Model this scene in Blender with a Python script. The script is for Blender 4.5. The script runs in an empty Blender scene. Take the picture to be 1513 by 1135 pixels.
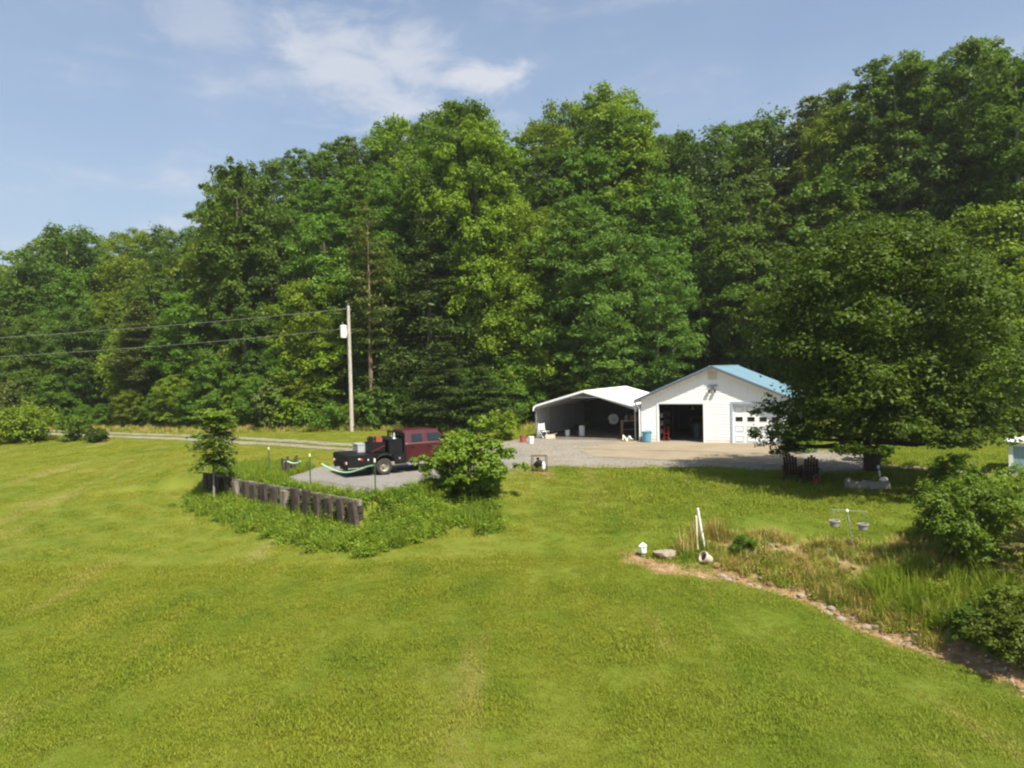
import bpy, bmesh, math, random
import numpy as np
from mathutils import Vector, Matrix, Quaternion

# ------------------------------------------------------------------ scene, camera, light
S = bpy.context.scene
COL = S.collection
R = math.radians
PI = math.pi
CAM_H = 4.6
F_PX, CX, CY = 1069.0, 756.5, 567.5
PITCH, ROLL = R(1.17), R(1.2)
cam_d = bpy.data.cameras.new('camera')
cam_d.sensor_width = 36.0
cam_d.lens = 36.0 * F_PX / 1513.0
cam_d.clip_start = 0.1
cam_d.clip_end = 3000
cam = bpy.data.objects.new('camera', cam_d)
COL.objects.link(cam)
CAM_M = Matrix.Rotation(PI / 2 - PITCH, 3, 'X') @ Matrix.Rotation(-ROLL, 3, 'Z')
cam.matrix_world = Matrix.Translation((0, 0, CAM_H)) @ CAM_M.to_4x4()
S.camera = cam

SUN_EL = R(56)
SUN_AZ = math.atan2(0.53, -0.85)
sun_dir = Vector((math.sin(SUN_AZ) * math.cos(SUN_EL), math.cos(SUN_AZ) * math.cos(SUN_EL), math.sin(SUN_EL)))
W = bpy.data.worlds.new('World')
S.world = W
W.use_nodes = True


def build_world():
    nt = W.node_tree
    N, L = nt.nodes, nt.links
    N.clear()
    out = N.new('ShaderNodeOutputWorld')
    bg = N.new('ShaderNodeBackground')
    sky = N.new('ShaderNodeTexSky')
    sky.sky_type = 'NISHITA'
    sky.sun_disc = False
    sky.sun_elevation = SUN_EL
    sky.sun_rotation = SUN_AZ
    sky.air_density = 1.0
    sky.dust_density = 1.6
    sky.ozone_density = 1.4
    tc = N.new('ShaderNodeTexCoord')
    sep = N.new('ShaderNodeSeparateXYZ')
    L.new(tc.outputs['Generated'], sep.inputs[0])

    def m(op, a, b=None, c=None):
        n = N.new('ShaderNodeMath')
        n.operation = op
        for i, v in enumerate((a, b, c)):
            if v is None:
                continue
            if isinstance(v, (int, float)):
                n.inputs[i].default_value = v
            else:
                L.new(v, n.inputs[i])
        return n.outputs[0]
    z = m('MAXIMUM', sep.outputs['Z'], 0.02)
    zz = m('ADD', z, 0.12)
    u = m('DIVIDE', sep.outputs['X'], zz)
    v = m('DIVIDE', sep.outputs['Y'], zz)
    cmb = N.new('ShaderNodeCombineXYZ')
    L.new(u, cmb.inputs[0])
    L.new(v, cmb.inputs[1])

    def noise(scale, detail, rough, dist, off):
        mp = N.new('ShaderNodeMapping')
        mp.inputs['Location'].default_value = off
        L.new(cmb.outputs[0], mp.inputs['Vector'])
        t = N.new('ShaderNodeTexNoise')
        t.inputs['Scale'].default_value = scale
        t.inputs['Detail'].default_value = detail
        t.inputs['Roughness'].default_value = rough
        t.inputs['Distortion'].default_value = dist
        L.new(mp.outputs[0], t.inputs['Vector'])
        return t.outputs['Fac']

    def smooth(x, a, b):
        n = N.new('ShaderNodeMapRange')
        n.interpolation_type = 'SMOOTHSTEP'
        n.inputs['From Min'].default_value = a
        n.inputs['From Max'].default_value = b
        L.new(x, n.inputs['Value'])
        return n.outputs[0]
    # a bank of cloud (an ellipse on the cloud layer) broken up by noise, and thin wisps elsewhere

    def bank(u0, v0, ru, rv):
        du = m('DIVIDE', m('SUBTRACT', u, u0), ru)
        dv = m('DIVIDE', m('SUBTRACT', v, v0), rv)
        return m('SQRT', m('ADD', m('MULTIPLY', du, du), m('MULTIPLY', dv, dv)))
    fine = noise(5.5, 10, 0.62, 0.35, (3.1, 0.7, 0))
    coarse = noise(1.5, 5, 0.55, 0.3, (7.7, 4.2, 0))
    d1 = bank(-0.33, 1.86, 0.34, 0.36)
    d2 = bank(-0.08, 1.90, 0.17, 0.16)
    d3 = bank(-0.66, 1.62, 0.16, 0.22)
    c = None
    for d, g in ((d1, 0.70), (d2, 0.95), (d3, 0.34)):
        s = smooth(m('SUBTRACT', m('MULTIPLY', fine, 2.5), d), 0.22, 1.15)
        s = m('MULTIPLY', s, g)
        c = s if c is None else m('MAXIMUM', c, s)
    wisps = m('MULTIPLY', smooth(m('MULTIPLY', coarse, m('ADD', fine, 0.45)), 0.46, 0.80), 0.52)
    haze = m('ADD', m('MULTIPLY', smooth(z, 0.6, 0.0), 0.50), 0.15)
    veil = m('MULTIPLY', smooth(coarse, 0.36, 0.70), 0.14)
    c = m('MINIMUM', m('ADD', m('MAXIMUM', c, wisps), veil), 0.9)
    air = N.new('ShaderNodeMix')
    air.data_type = 'RGBA'
    L.new(haze, air.inputs['Factor'])
    L.new(sky.outputs[0], air.inputs['A'])
    air.inputs['B'].default_value = (2.45, 3.0, 3.72, 1)
    mix = N.new('ShaderNodeMix')
    mix.data_type = 'RGBA'
    L.new(c, mix.inputs['Factor'])
    L.new(air.outputs['Result'], mix.inputs['A'])
    mix.inputs['B'].default_value = (4.1, 4.25, 4.65, 1)
    L.new(mix.outputs['Result'], bg.inputs['Color'])
    bg.inputs['Strength'].default_value = 0.080
    L.new(bg.outputs[0], out.inputs[0])


build_world()
sun_d = bpy.data.lights.new('sun', 'SUN')
sun_d.energy = 4.3
sun_d.angle = R(0.53)
sun_d.color = (1.0, 0.93, 0.80)
sun = bpy.data.objects.new('sun', sun_d)
sun.rotation_euler = sun_dir.to_track_quat('Z', 'Y').to_euler()
sun.location = (20, -30, 60)
COL.objects.link(sun)
S.view_settings.view_transform = 'Standard'
S.view_settings.look = 'None'
S.view_settings.gamma = 1
S.view_settings.use_curve_mapping = False
S.view_settings.exposure = 1.15
S.render.engine = 'CYCLES'
S.cycles.max_bounces = 6
S.cycles.diffuse_bounces = 3
S.cycles.glossy_bounces = 2
S.cycles.transmission_bounces = 4
S.cycles.use_denoising = True
S.cycles.filter_width = 2.2
S.cycles.volume_bounces = 0

# ------------------------------------------------------------------ placement helpers
HOR_N = np.array(CAM_M)


def ray(px, py):
    v = CAM_M @ Vector(((px - CX) / F_PX, -(py - CY) / F_PX, -1.0))
    return v / v.y            # unit depth


def at(px, py, Y):
    """world point seen at a picture position, at depth Y"""
    v = ray(px, py)
    return Vector((v.x * Y, Y, CAM_H + v.z * Y))


def onz(px, py, z):
    v = ray(px, py)
    t = (z - CAM_H) / v.z
    return Vector((v.x * t, t, z))


# ------------------------------------------------------------------ terrain height function
def sines(seed, n, lo, hi):
    r = np.random.RandomState(seed)
    k = np.exp(r.uniform(math.log(lo), math.log(hi), n))
    a = r.uniform(0, 2 * PI, n)
    p = r.uniform(0, 2 * PI, n)

    def f(x, y):
        o = 0
        for i in range(n):
            o = o + np.sin(2 * PI / k[i] * (x * math.cos(a[i]) + y * math.sin(a[i])) + p[i])
        return o / math.sqrt(n)
    return f


CTRL = [
    (130, 640, -.1), (300, 647, 0), (450, 659, 0), (560, 668, 0), (700, 672, 0), (800, 688, 0), (900, 690, 0), (1050, 688, 0), (1150, 690, -.03), (1290, 697, -.1), (1400, 697, -.05), (1505, 703, 0),
    (795, 649, 0), (948, 653, 0), (1170, 661, 0), (860, 668, 0), (1060, 670, 0),
    (0, 657, -.3), (0, 720, -.8), (0, 850, -1.1), (0, 1000, -1.25), (0, 1135, -1.3), (-300, 800, -1.1), (-300, 660, -.3),
    (200, 655, -.2), (200, 720, -.75), (200, 850, -1.15), (200, 1000, -1.3), (240, 775, -1.0), (320, 800, -1.15),
    (450, 840, -1.25), (560, 840, -1.25), (560, 960, -1.35), (560, 1135, -1.4), (560, 1500, -1.4), (0, 1500, -1.3),
    (800, 810, -1.05), (800, 745, -.5), (800, 1000, -1.4), (800, 1135, -1.5), (740, 780, -.9),
    (950, 730, -.35), (950, 800, -.95), (950, 900, -1.3), (1100, 1000, -1.6), (1100, 900, -1.5), (1000, 1135, -1.6), (1300, 1135, -1.8), (1300, 1500, -1.8),
    (1100, 735, -.3), (1300, 742, -.35), (1300, 785, -.55), (1100, 778, -.6), (1450, 720, -.2), (1600, 760, -.3),
    (1080, 852, -1.5), (1200, 893, -1.85), (1350, 955, -2.05), (1500, 1012, -2.2), (1150, 805, -.85), (1300, 815, -.7), (1450, 860, -.8), (1600, 930, -1.0), (1300, 870, -1.4), (1513, 1100, -2.05), (1560, 1050, -2.2), (1400, 925, -1.7),
    (1250, 672, 0), (1400, 680, .05), (1500, 690, .05),
]
_P = np.array([list(onz(*c))[:2] + [c[2]] for c in CTRL] + [[-45, 70, 0], [-20, 60, .1], [-12, 55, .3], [0, 56, .2], [12, 58, .1], [25, 50, .1], [40, 45, .1], [70, 50, 0], [-75, 90, 0], [-60, 45, -.5], [-50, 25, -1], [45, 25, -.4], [35, 15, -1.5], [0, 2, -1.4], [-30, 2, -1.3], [30, 2, -2.0]])


def _phi(r):
    return r


def _rbf():
    X = _P[:, :2]
    d = np.sqrt(((X[:, None] - X[None]) ** 2).sum(2))
    n = len(X)
    A = np.zeros((n + 3, n + 3))
    A[:n, :n] = _phi(d) - np.eye(n) * 0.6
    A[:n, n] = 1
    A[:n, n + 1:] = X
    A[n, :n] = 1
    A[n + 1:, :n] = X.T
    b = np.zeros(n + 3)
    b[:n] = _P[:, 2]
    return np.linalg.solve(A, b)


_Wt = _rbf()


def base_z(x, y):
    n = len(_P)
    o = _Wt[n] + _Wt[n + 1] * x + _Wt[n + 2] * y
    for i in range(n):
        o = o + _Wt[i] * np.sqrt((x - _P[i, 0]) ** 2 + (y - _P[i, 1]) ** 2 + .25)
    return o


def poly_sd(P, x, y):
    """signed distance to a polygon, negative inside"""
    P = np.asarray(P, float)
    d = np.full(np.shape(x), 1e9)
    ins = np.zeros(np.shape(x), bool)
    n = len(P)
    for i in range(n):
        a, b = P[i], P[(i + 1) % n]
        e = b - a
        t = np.clip(((x - a[0]) * e[0] + (y - a[1]) * e[1]) / max(e @ e, 1e-9), 0, 1)
        d = np.minimum(d, np.hypot(x - a[0] - t * e[0], y - a[1] - t * e[1]))
        c = ((a[1] > y) != (b[1] > y)) & (x < (b[0] - a[0]) * (y - a[1]) / (b[1] - a[1] + 1e-12) + a[0])
        ins ^= c
    return np.where(ins, -d, d)


def line_d(P, x, y):
    P = np.asarray(P, float)
    d = np.full(np.shape(x), 1e9)
    for i in range(len(P) - 1):
        a, b = P[i], P[i + 1]
        e = b - a
        t = np.clip(((x - a[0]) * e[0] + (y - a[1]) * e[1]) / max(e @ e, 1e-9), 0, 1)
        d = np.minimum(d, np.hypot(x - a[0] - t * e[0], y - a[1] - t * e[1]))
    return d


def pxy(*pts, z=0.0):
    return [tuple(onz(p[0], p[1], p[2] if len(p) > 2 else z))[:2] for p in pts]


W0 = onz(316, 703, 0.05)
W1 = onz(534, 741, 0.05)
PAD = [W0[:2], W1[:2]] + pxy((600, 727), (650, 716), (710, 712), (770, 700), (800, 688), (700, 672), (560, 668), (430, 664), (330, 672))
WALL = [W0[:2], W1[:2]]
EDGE = [(-140, 120), (-75, 88), (-45, 70), (-28, 63), (-12, 57), (0, 56.5), (8, 58.5), (16, 59), (23, 55), (30, 49), (45, 45), (90, 42)]
SWALE = pxy((1060, 845, -1.4), (1130, 866, -1.6), (1200, 893, -1.85), (1280, 928, -1.95), (1350, 955, -2.05), (1440, 985, -2.15), (1500, 1012, -2.2), (1570, 1045, -2.2))
SCAR = pxy((1065, 795, -.75), (1130, 798, -.75), (1200, 806, -.7), (1270, 818, -.7))


def edge_off(x, y):
    """distance behind the forest edge (positive inside the wood)"""
    P = np.array(EDGE, float)
    ye = np.interp(x, P[:, 0], P[:, 1])
    return (y - ye) * 0.85


_bump = sines(5, 9, 1.2, 6)
_bigbump = sines(6, 6, 20, 60)


def smooth01(t):
    t = np.clip(t, 0, 1)
    return t * t * (3 - 2 * t)


def T(x, y):
    x = np.asarray(x, float)
    y = np.asarray(y, float)
    z = base_z(np.clip(x, -80, 80), np.clip(y, 0, 95))
    sd = poly_sd(PAD, x, y)
    near_wall = line_d(WALL, x, y)
    w = np.where(near_wall < 1.5, 0.35 + 1.2 * smooth01((near_wall - .3) / 1.2), 2.3)
    side = (x - W0[0]) * (W1[1] - W0[1]) - (y - W0[1]) * (W1[0] - W0[0])     # positive on the lawn side of the wall
    w = np.where((x < W0[0] + 1.0) & (side < 0), 3.5, w)
    w = np.where((side > 0) & (x < W1[0]) & (near_wall < 4), np.minimum(w, .35 + .5 * smooth01((near_wall - .3) / 1.2)), w)
    w = np.where(y > 34, 6.0, w)
    k = 1 - smooth01(sd / w)
    z = z * (1 - k) + 0.0 * k
    off = np.maximum(edge_off(x, y), 0)
    slope = np.interp(x, [-60, -30, -5, 25, 60], [0.15, 0.19, 0.24, 0.26, 0.27])
    z = z + slope * np.maximum(off - 1, 0) * np.exp(-off / 160) + 0.4 * smooth01(off / 60) * _bigbump(x, y)
    # swale: a small channel along the rock line
    sw = line_d(SWALE, x, y)
    z = z - 0.16 * np.exp(-(sw / 0.45) ** 2)
    amp = 0.012 + 0.02 * smooth01(off / 3)
    return z + amp * _bump(x, y)


def Tz(x, y):
    return float(T(np.array([x]), np.array([y]))[0])


def g(px, py, lo=6.0, hi=140.0):
    """where the view ray at a picture position meets the terrain"""
    v = ray(px, py)
    ts = np.linspace(lo, hi, 1400)
    dz = CAM_H + v.z * ts - T(v.x * ts, ts)
    i = np.argmax(dz < 0)
    if dz[i] >= 0:
        i = len(ts) - 1
    a, b = ts[max(i - 1, 0)], ts[i]
    for _ in range(18):
        m_ = (a + b) / 2
        if CAM_H + v.z * m_ - Tz(v.x * m_, m_) < 0:
            b = m_
        else:
            a = m_
    t = (a + b) / 2
    return Vector((v.x * t, t, Tz(v.x * t, t)))


# ------------------------------------------------------------------ materials
def new_mat(name):
    m = bpy.data.materials.new(name)
    m.use_nodes = True
    nt = m.node_tree
    return m, nt, nt.nodes['Principled BSDF']


def nz(nt, scale, detail=4, rough=.55, vec=None, obj=False):
    t = nt.nodes.new('ShaderNodeTexNoise')
    t.inputs['Scale'].default_value = scale
    t.inputs['Detail'].default_value = detail
    t.inputs['Roughness'].default_value = rough
    if vec is None:
        if obj:
            vec = nt.nodes.new('ShaderNodeTexCoord').outputs['Object']
        else:
            vec = nt.nodes.new('ShaderNodeNewGeometry').outputs['Position']
    nt.links.new(vec, t.inputs['Vector'])
    return t.outputs['Fac']


def ramp(nt, fac, stops):
    r = nt.nodes.new('ShaderNodeValToRGB')
    e = r.color_ramp.elements
    while len(e) < len(stops):
        e.new(0.5)
    for i, (p, c) in enumerate(stops):
        e[i].position = p
        e[i].color = (*c, 1)
    nt.links.new(fac, r.inputs[0])
    return r.outputs[0]


def mixc(nt, fac, a, b, mode='MIX'):
    n = nt.nodes.new('ShaderNodeMix')
    n.data_type = 'RGBA'
    n.blend_type = mode
    for k, v in (('Factor', fac), ('A', a), ('B', b)):
        if isinstance(v, (int, float)):
            n.inputs[k].default_value = v
        elif isinstance(v, tuple):
            n.inputs[k].default_value = (*v, 1)
        else:
            nt.links.new(v, n.inputs[k])
    return n.outputs['Result']


def mth(nt, op, a, b=None):
    n = nt.nodes.new('ShaderNodeMath')
    n.operation = op
    for i, v in enumerate((a, b)):
        if v is None:
            continue
        if isinstance(v, (int, float)):
            n.inputs[i].default_value = v
        else:
            nt.links.new(v, n.inputs[i])
    return n.outputs[0]


def bump(nt, bsdf, h, strength=.4, dist=.02):
    b = nt.nodes.new('ShaderNodeBump')
    b.inputs['Strength'].default_value = strength
    b.inputs['Distance'].default_value = dist
    nt.links.new(h, b.inputs['Height'])
    nt.links.new(b.outputs[0], bsdf.inputs['Normal'])


def simple(name, col, rough=.7, metal=0.0, var=.25, scale=6, spec=.4, bmp=0.0):
    m, nt, b = new_mat(name)
    f = nz(nt, scale, 5, .6, obj=True)
    lo = tuple(c * (1 - var) for c in col)
    hi = tuple(min(c * (1 + var), .9) for c in col)
    nt.links.new(ramp(nt, f, [(.3, lo), (.7, hi)]), b.inputs['Base Color'])
    b.inputs['Roughness'].default_value = rough
    b.inputs['Metallic'].default_value = metal
    b.inputs['Specular IOR Level'].default_value = spec
    if bmp:
        bump(nt, b, nz(nt, scale * 6, 4, .6, obj=True), bmp, .02)
    return m


def foliage(name, col, yellow=.35, vary=.35, trans=.36, rough=.55):
    """leaf material: hue and value drift from clump to clump and from plant to plant"""
    m, nt, b = new_mat(name)
    L = nt.links
    oi = nt.nodes.new('ShaderNodeObjectInfo')
    geo = nt.nodes.new('ShaderNodeNewGeometry')
    f = mth(nt, 'ADD', mth(nt, 'MULTIPLY', nz(nt, .9, 3), .65), mth(nt, 'MULTIPLY', geo.outputs['Random Per Island'], .35))
    y = (min(col[0] * 1.75, .5), col[1] * 1.28, col[2] * .7)
    d = tuple(c * (1 - vary) for c in col)
    c = ramp(nt, f, [(.28, d), (.5, col), (.75, tuple(a * (1 - yellow) + b_ * yellow for a, b_ in zip(col, y)))])
    hs = nt.nodes.new('ShaderNodeHueSaturation')
    L.new(c, hs.inputs['Color'])
    L.new(mth(nt, 'ADD', .488, mth(nt, 'MULTIPLY', oi.outputs['Random'], .022)), hs.inputs['Hue'])
    L.new(mth(nt, 'ADD', .80, mth(nt, 'MULTIPLY', oi.outputs['Random'], .42)), hs.inputs['Value'])
    L.new(hs.outputs[0], b.inputs['Base Color'])
    b.inputs['Roughness'].default_value = rough
    b.inputs['Specular IOR Level'].default_value = .18
    tr = nt.nodes.new('ShaderNodeBsdfTranslucent')
    L.new(mixc(nt, 1.0, hs.outputs[0], (1.25, 1.3, .55), 'MULTIPLY'), tr.inputs['Color'])
    mx = nt.nodes.new('ShaderNodeMixShader')
    mx.inputs[0].default_value = trans
    L.new(b.outputs[0], mx.inputs[1])
    L.new(tr.outputs[0], mx.inputs[2])
    L.new(mx.outputs[0], nt.nodes['Material Output'].inputs[0])
    return m


def grass_color(nt):
    """mown lawn: patches of green, olive and straw at several sizes, with faint mower stripes"""
    geo = nt.nodes.new('ShaderNodeNewGeometry')
    pos = geo.outputs['Position']
    mp = nt.nodes.new('ShaderNodeMapping')
    mp.inputs['Rotation'].default_value = (0, 0, R(52))
    mp.inputs['Scale'].default_value = (1, .22, 1)
    nt.links.new(pos, mp.inputs['Vector'])
    big = nz(nt, .16, 4, .6, pos)
    mid = nz(nt, .75, 5, .62, pos)
    fine = nz(nt, 9, 3, .6, pos)
    stripe = nz(nt, .9, 2, .5, mp.outputs[0])
    f = mth(nt, 'ADD', mth(nt, 'MULTIPLY', big, .40), mth(nt, 'ADD', mth(nt, 'MULTIPLY', mid, .30), mth(nt, 'MULTIPLY', stripe, .30)))
    c = ramp(nt, f, [(.35, (.108, .162, .016)), (.45, (.174, .204, .021)), (.56, (.220, .226, .029)), (.67, (.31, .272, .066))])
    c = mixc(nt, mth(nt, 'MULTIPLY', fine, .38), c, (.085, .14, .012))
    sep = nt.nodes.new('ShaderNodeSeparateXYZ')
    nt.links.new(pos, sep.inputs[0])
    mr = nt.nodes.new('ShaderNodeMapRange')        # the lawn is greener and longer towards the right and the back
    mr.interpolation_type = 'SMOOTHSTEP'
    mr.inputs['From Min'].default_value = 0
    mr.inputs['From Max'].default_value = 8
    nt.links.new(mth(nt, 'ADD', sep.outputs['X'], mth(nt, 'MULTIPLY', mth(nt, 'SUBTRACT', mid, .5), 10)), mr.inputs['Value'])
    c = mixc(nt, mth(nt, 'MULTIPLY', mr.outputs[0], .55), c, mixc(nt, 1.0, c, (.78, .96, 1.0), 'MULTIPLY'))
    nearm = nt.nodes.new('ShaderNodeMapRange')     # thicker, greener turf low on the slope
    nearm.inputs['From Min'].default_value = 26
    nearm.inputs['From Max'].default_value = 13
    nt.links.new(mth(nt, 'ADD', sep.outputs['Y'], mth(nt, 'MULTIPLY', sep.outputs['X'], .6)), nearm.inputs['Value'])
    c = mixc(nt, mth(nt, 'MULTIPLY', nearm.outputs[0], .35), c, mixc(nt, 1.0, c, (.74, .86, .80), 'MULTIPLY'))
    # curved mower bands round the gravel pad
    cv = nt.nodes.new('ShaderNodeVectorMath')
    cv.operation = 'DISTANCE'
    cv.inputs[1].default_value = (-7.5, 37.0, -1.0)
    nt.links.new(pos, cv.inputs[0])
    wob = mth(nt, 'ADD', cv.outputs['Value'], mth(nt, 'MULTIPLY', nz(nt, .12, 2, .5, pos), 3.0))
    band = mth(nt, 'ADD', mth(nt, 'MULTIPLY', mth(nt, 'SINE', mth(nt, 'MULTIPLY', wob, 4.2)), .5), .5)
    fade = nt.nodes.new('ShaderNodeMapRange')
    fade.inputs['From Min'].default_value = 2
    fade.inputs['From Max'].default_value = -4
    nt.links.new(sep.outputs['X'], fade.inputs['Value'])
    far = nt.nodes.new('ShaderNodeMapRange')
    far.inputs['From Min'].default_value = 17
    far.inputs['From Max'].default_value = 25
    nt.links.new(sep.outputs['Y'], far.inputs['Value'])
    amt = mth(nt, 'MULTIPLY', mth(nt, 'MULTIPLY', band, mth(nt, 'MULTIPLY', fade.outputs[0], far.outputs[0])), mth(nt, 'MULTIPLY', mid, .75))
    c = mixc(nt, amt, c, (.25, .26, .045))
    dry = nt.nodes.new('ShaderNodeMapRange')
    dry.inputs['From Min'].default_value = .56
    dry.inputs['From Max'].default_value = .70
    nt.links.new(nz(nt, .38, 6, .62, mp.outputs[0]), dry.inputs['Value'])
    return mixc(nt, mth(nt, 'MULTIPLY', dry.outputs[0], .55), c, (.33, .26, .115))


def lawn_mat():
    m, nt, b = new_mat('lawn_soil_and_grass')
    L = nt.links
    c = mixc(nt, 1.0, grass_color(nt), (.66, .70, .75), 'MULTIPLY')
    a = nt.nodes.new('ShaderNodeAttribute')
    a.attribute_name = 'dirt'
    soil = ramp(nt, nz(nt, 3.5, 7, .65), [(.3, (.115, .072, .038)), (.5, (.25, .162, .085)), (.68, (.36, .26, .15))])
    k = mth(nt, 'ADD', a.outputs['Fac'], mth(nt, 'MULTIPLY', mth(nt, 'SUBTRACT', nz(nt, 2.2, 5, .6), .5), 1.1))
    k = mth(nt, 'MULTIPLY', k, mth(nt, 'GREATER_THAN', a.outputs['Fac'], .02))
    mr = nt.nodes.new('ShaderNodeMapRange')
    mr.inputs['From Min'].default_value = .35
    mr.inputs['From Max'].default_value = .6
    L.new(k, mr.inputs['Value'])
    c = mixc(nt, mr.outputs[0], c, soil)
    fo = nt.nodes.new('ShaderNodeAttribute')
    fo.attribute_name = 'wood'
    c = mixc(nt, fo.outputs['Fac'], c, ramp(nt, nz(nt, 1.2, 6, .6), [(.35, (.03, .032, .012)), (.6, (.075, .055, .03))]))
    L.new(c, b.inputs['Base Color'])
    b.inputs['Roughness'].default_value = .95
    b.inputs['Specular IOR Level'].default_value = .1
    bump(nt, b, nz(nt, 26, 4, .65), .7, .04)
    return m


def blade_mat(name='grass_blades', tint=(1.15, 1.12, 1.0), trans=.4):
    m, nt, b = new_mat(name)
    c = mixc(nt, 1.0, grass_color(nt), tint, 'MULTIPLY')
    geo = nt.nodes.new('ShaderNodeNewGeometry')
    c = mixc(nt, mth(nt, 'MULTIPLY', geo.outputs['Random Per Island'], .22), c, (.24, .23, .06))
    nt.links.new(c, b.inputs['Base Color'])
    b.inputs['Roughness'].default_value = .6
    b.inputs['Specular IOR Level'].default_value = .2
    tr = nt.nodes.new('ShaderNodeBsdfTranslucent')
    nt.links.new(c, tr.inputs['Color'])
    mx = nt.nodes.new('ShaderNodeMixShader')
    mx.inputs[0].default_value = trans
    nt.links.new(b.outputs[0], mx.inputs[1])
    nt.links.new(tr.outputs[0], mx.inputs[2])
    nt.links.new(mx.outputs[0], nt.nodes['Material Output'].inputs[0])
    return m


def gravel_mat(name, a, b_, c_, stain=(.2, .14, .08)):
    m, nt, b = new_mat(name)
    f = nz(nt, 22, 6, .7)
    c = ramp(nt, f, [(.3, a), (.5, b_), (.7, c_)])
    c = mixc(nt, mth(nt, 'MULTIPLY', ramp(nt, nz(nt, .45, 6, .65), [(.42, (0, 0, 0)), (.66, (1, 1, 1))]), .75), c, stain)
    nt.links.new(c, b.inputs['Base Color'])
    b.inputs['Roughness'].default_value = .95
    b.inputs['Specular IOR Level'].default_value = .15
    bump(nt, b, nz(nt, 40, 4, .7), .8, .03)
    return m


def bark_mat(name, a, b_):
    m, nt, b = new_mat(name)
    tc = nt.nodes.new('ShaderNodeTexCoord')
    mp = nt.nodes.new('ShaderNodeMapping')
    mp.inputs['Scale'].default_value = (9, 9, 1.6)
    nt.links.new(tc.outputs['Object'], mp.inputs['Vector'])
    f = nz(nt, 1.5, 6, .65, mp.outputs[0])
    nt.links.new(ramp(nt, f, [(.35, a), (.65, b_)]), b.inputs['Base Color'])
    b.inputs['Roughness'].default_value = .95
    bump(nt, b, f, .6, .05)
    return m


M = {}
M['lawn'] = lawn_mat()
M['blade'] = blade_mat(tint=(1.52, 1.50, 1.05), trans=.5)
M['gravel'] = gravel_mat('gravel', (.13, .118, .094), (.235, .218, .184), (.335, .312, .272), (.19, .155, .108))
M['pad'] = gravel_mat('pad_gravel', (.105, .10, .092), (.20, .192, .178), (.30, .29, .27), (.165, .145, .12))
M['concrete'] = gravel_mat('worn_concrete', (.21, .175, .12), (.265, .225, .16), (.305, .265, .195), (.215, .165, .105))
M['white'] = simple('white_siding', (.80, .80, .79), .55, var=.05, scale=1.5)
def siding_mat():
    m, nt, b = new_mat('weathered_siding')
    tc = nt.nodes.new('ShaderNodeTexCoord')
    sp = nt.nodes.new('ShaderNodeSeparateXYZ')
    nt.links.new(tc.outputs['Object'], sp.inputs[0])
    mr = nt.nodes.new('ShaderNodeMapRange')
    mr.inputs['From Min'].default_value = .45
    mr.inputs['From Max'].default_value = .0
    nt.links.new(sp.outputs['Z'], mr.inputs['Value'])
    n1 = nz(nt, 2.2, 6, .7, tc.outputs['Object'])
    mp = nt.nodes.new('ShaderNodeMapping')
    mp.inputs['Scale'].default_value = (6, 6, .7)
    nt.links.new(tc.outputs['Object'], mp.inputs['Vector'])
    st = ramp(nt, nz(nt, 1.0, 5, .6, mp.outputs[0]), [(.50, (0, 0, 0)), (.78, (1, 1, 1))])
    f = mth(nt, 'ADD', mth(nt, 'MULTIPLY', mth(nt, 'MULTIPLY', mr.outputs[0], n1), .9), mth(nt, 'MULTIPLY', st, .22))
    nt.links.new(mixc(nt, f, (.80, .80, .79), (.44, .37, .27)), b.inputs['Base Color'])
    b.inputs['Roughness'].default_value = .6
    return m


M['siding'] = siding_mat()
M['white_metal'] = simple('white_painted_metal', (.78, .79, .78), .4, var=.07, scale=1.2, spec=.5)
M['grey_metal'] = simple('galvanised_metal', (.42, .43, .44), .45, .6, .12, 5)
M['roof_blue'] = simple('pale_blue_metal_roof', (.235, .36, .425), .5, .0, .10, 1.0, spec=.5)
M['trim_grey'] = simple('grey_fascia', (.10, .115, .13), .5, var=.08)
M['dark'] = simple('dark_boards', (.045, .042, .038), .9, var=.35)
M['floor_in'] = simple('workshop_floor', (.20, .175, .14), .9, var=.2, scale=2)
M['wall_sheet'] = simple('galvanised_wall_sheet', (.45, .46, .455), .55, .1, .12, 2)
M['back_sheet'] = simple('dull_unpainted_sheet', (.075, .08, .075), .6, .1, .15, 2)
M['dirt_floor'] = simple('packed_dirt', (.12, .10, .075), .95, var=.3, scale=1.5)
M['glass_dark'] = simple('dark_window_glass', (.012, .018, .022), .15, var=.1, spec=.4)
M['bark'] = bark_mat('grey_brown_bark', (.05, .04, .03), (.15, .125, .10))
M['bark_pale'] = bark_mat('pale_bark', (.14, .12, .10), (.32, .29, .25))
M['bark_red'] = bark_mat('reddish_pine_bark', (.10, .06, .042), (.25, .155, .105))
M['bark_dark'] = bark_mat('dark_bark', (.025, .02, .016), (.07, .055, .042))
M['pole_wood'] = bark_mat('weathered_pole_wood', (.30, .27, .23), (.50, .46, .40))
M['tie_wood'] = bark_mat('creosoted_timber', (.012, .010, .008), (.085, .062, .046))
M['rail_wood'] = bark_mat('bleached_timber', (.07, .058, .046), (.27, .23, .185))
M['raw_wood'] = simple('raw_timber', (.38, .27, .16), .8, var=.25, scale=8)
M['rock'] = simple('tan_rock', (.23, .145, .07), .95, var=.35, scale=5, bmp=.4)
M['rock_grey'] = simple('grey_rock', (.25, .205, .15), .95, var=.25, scale=4, bmp=.4)
M['maroon'] = simple('maroon_paint', (.055, .009, .012), .3, var=.08, scale=2, spec=.6)
M['black_paint'] = simple('black_steel', (.006, .0065, .007), .6, var=.3, scale=5, spec=.25)
M['rubber'] = simple('rubber', (.035, .032, .028), .85, var=.3)
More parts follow.
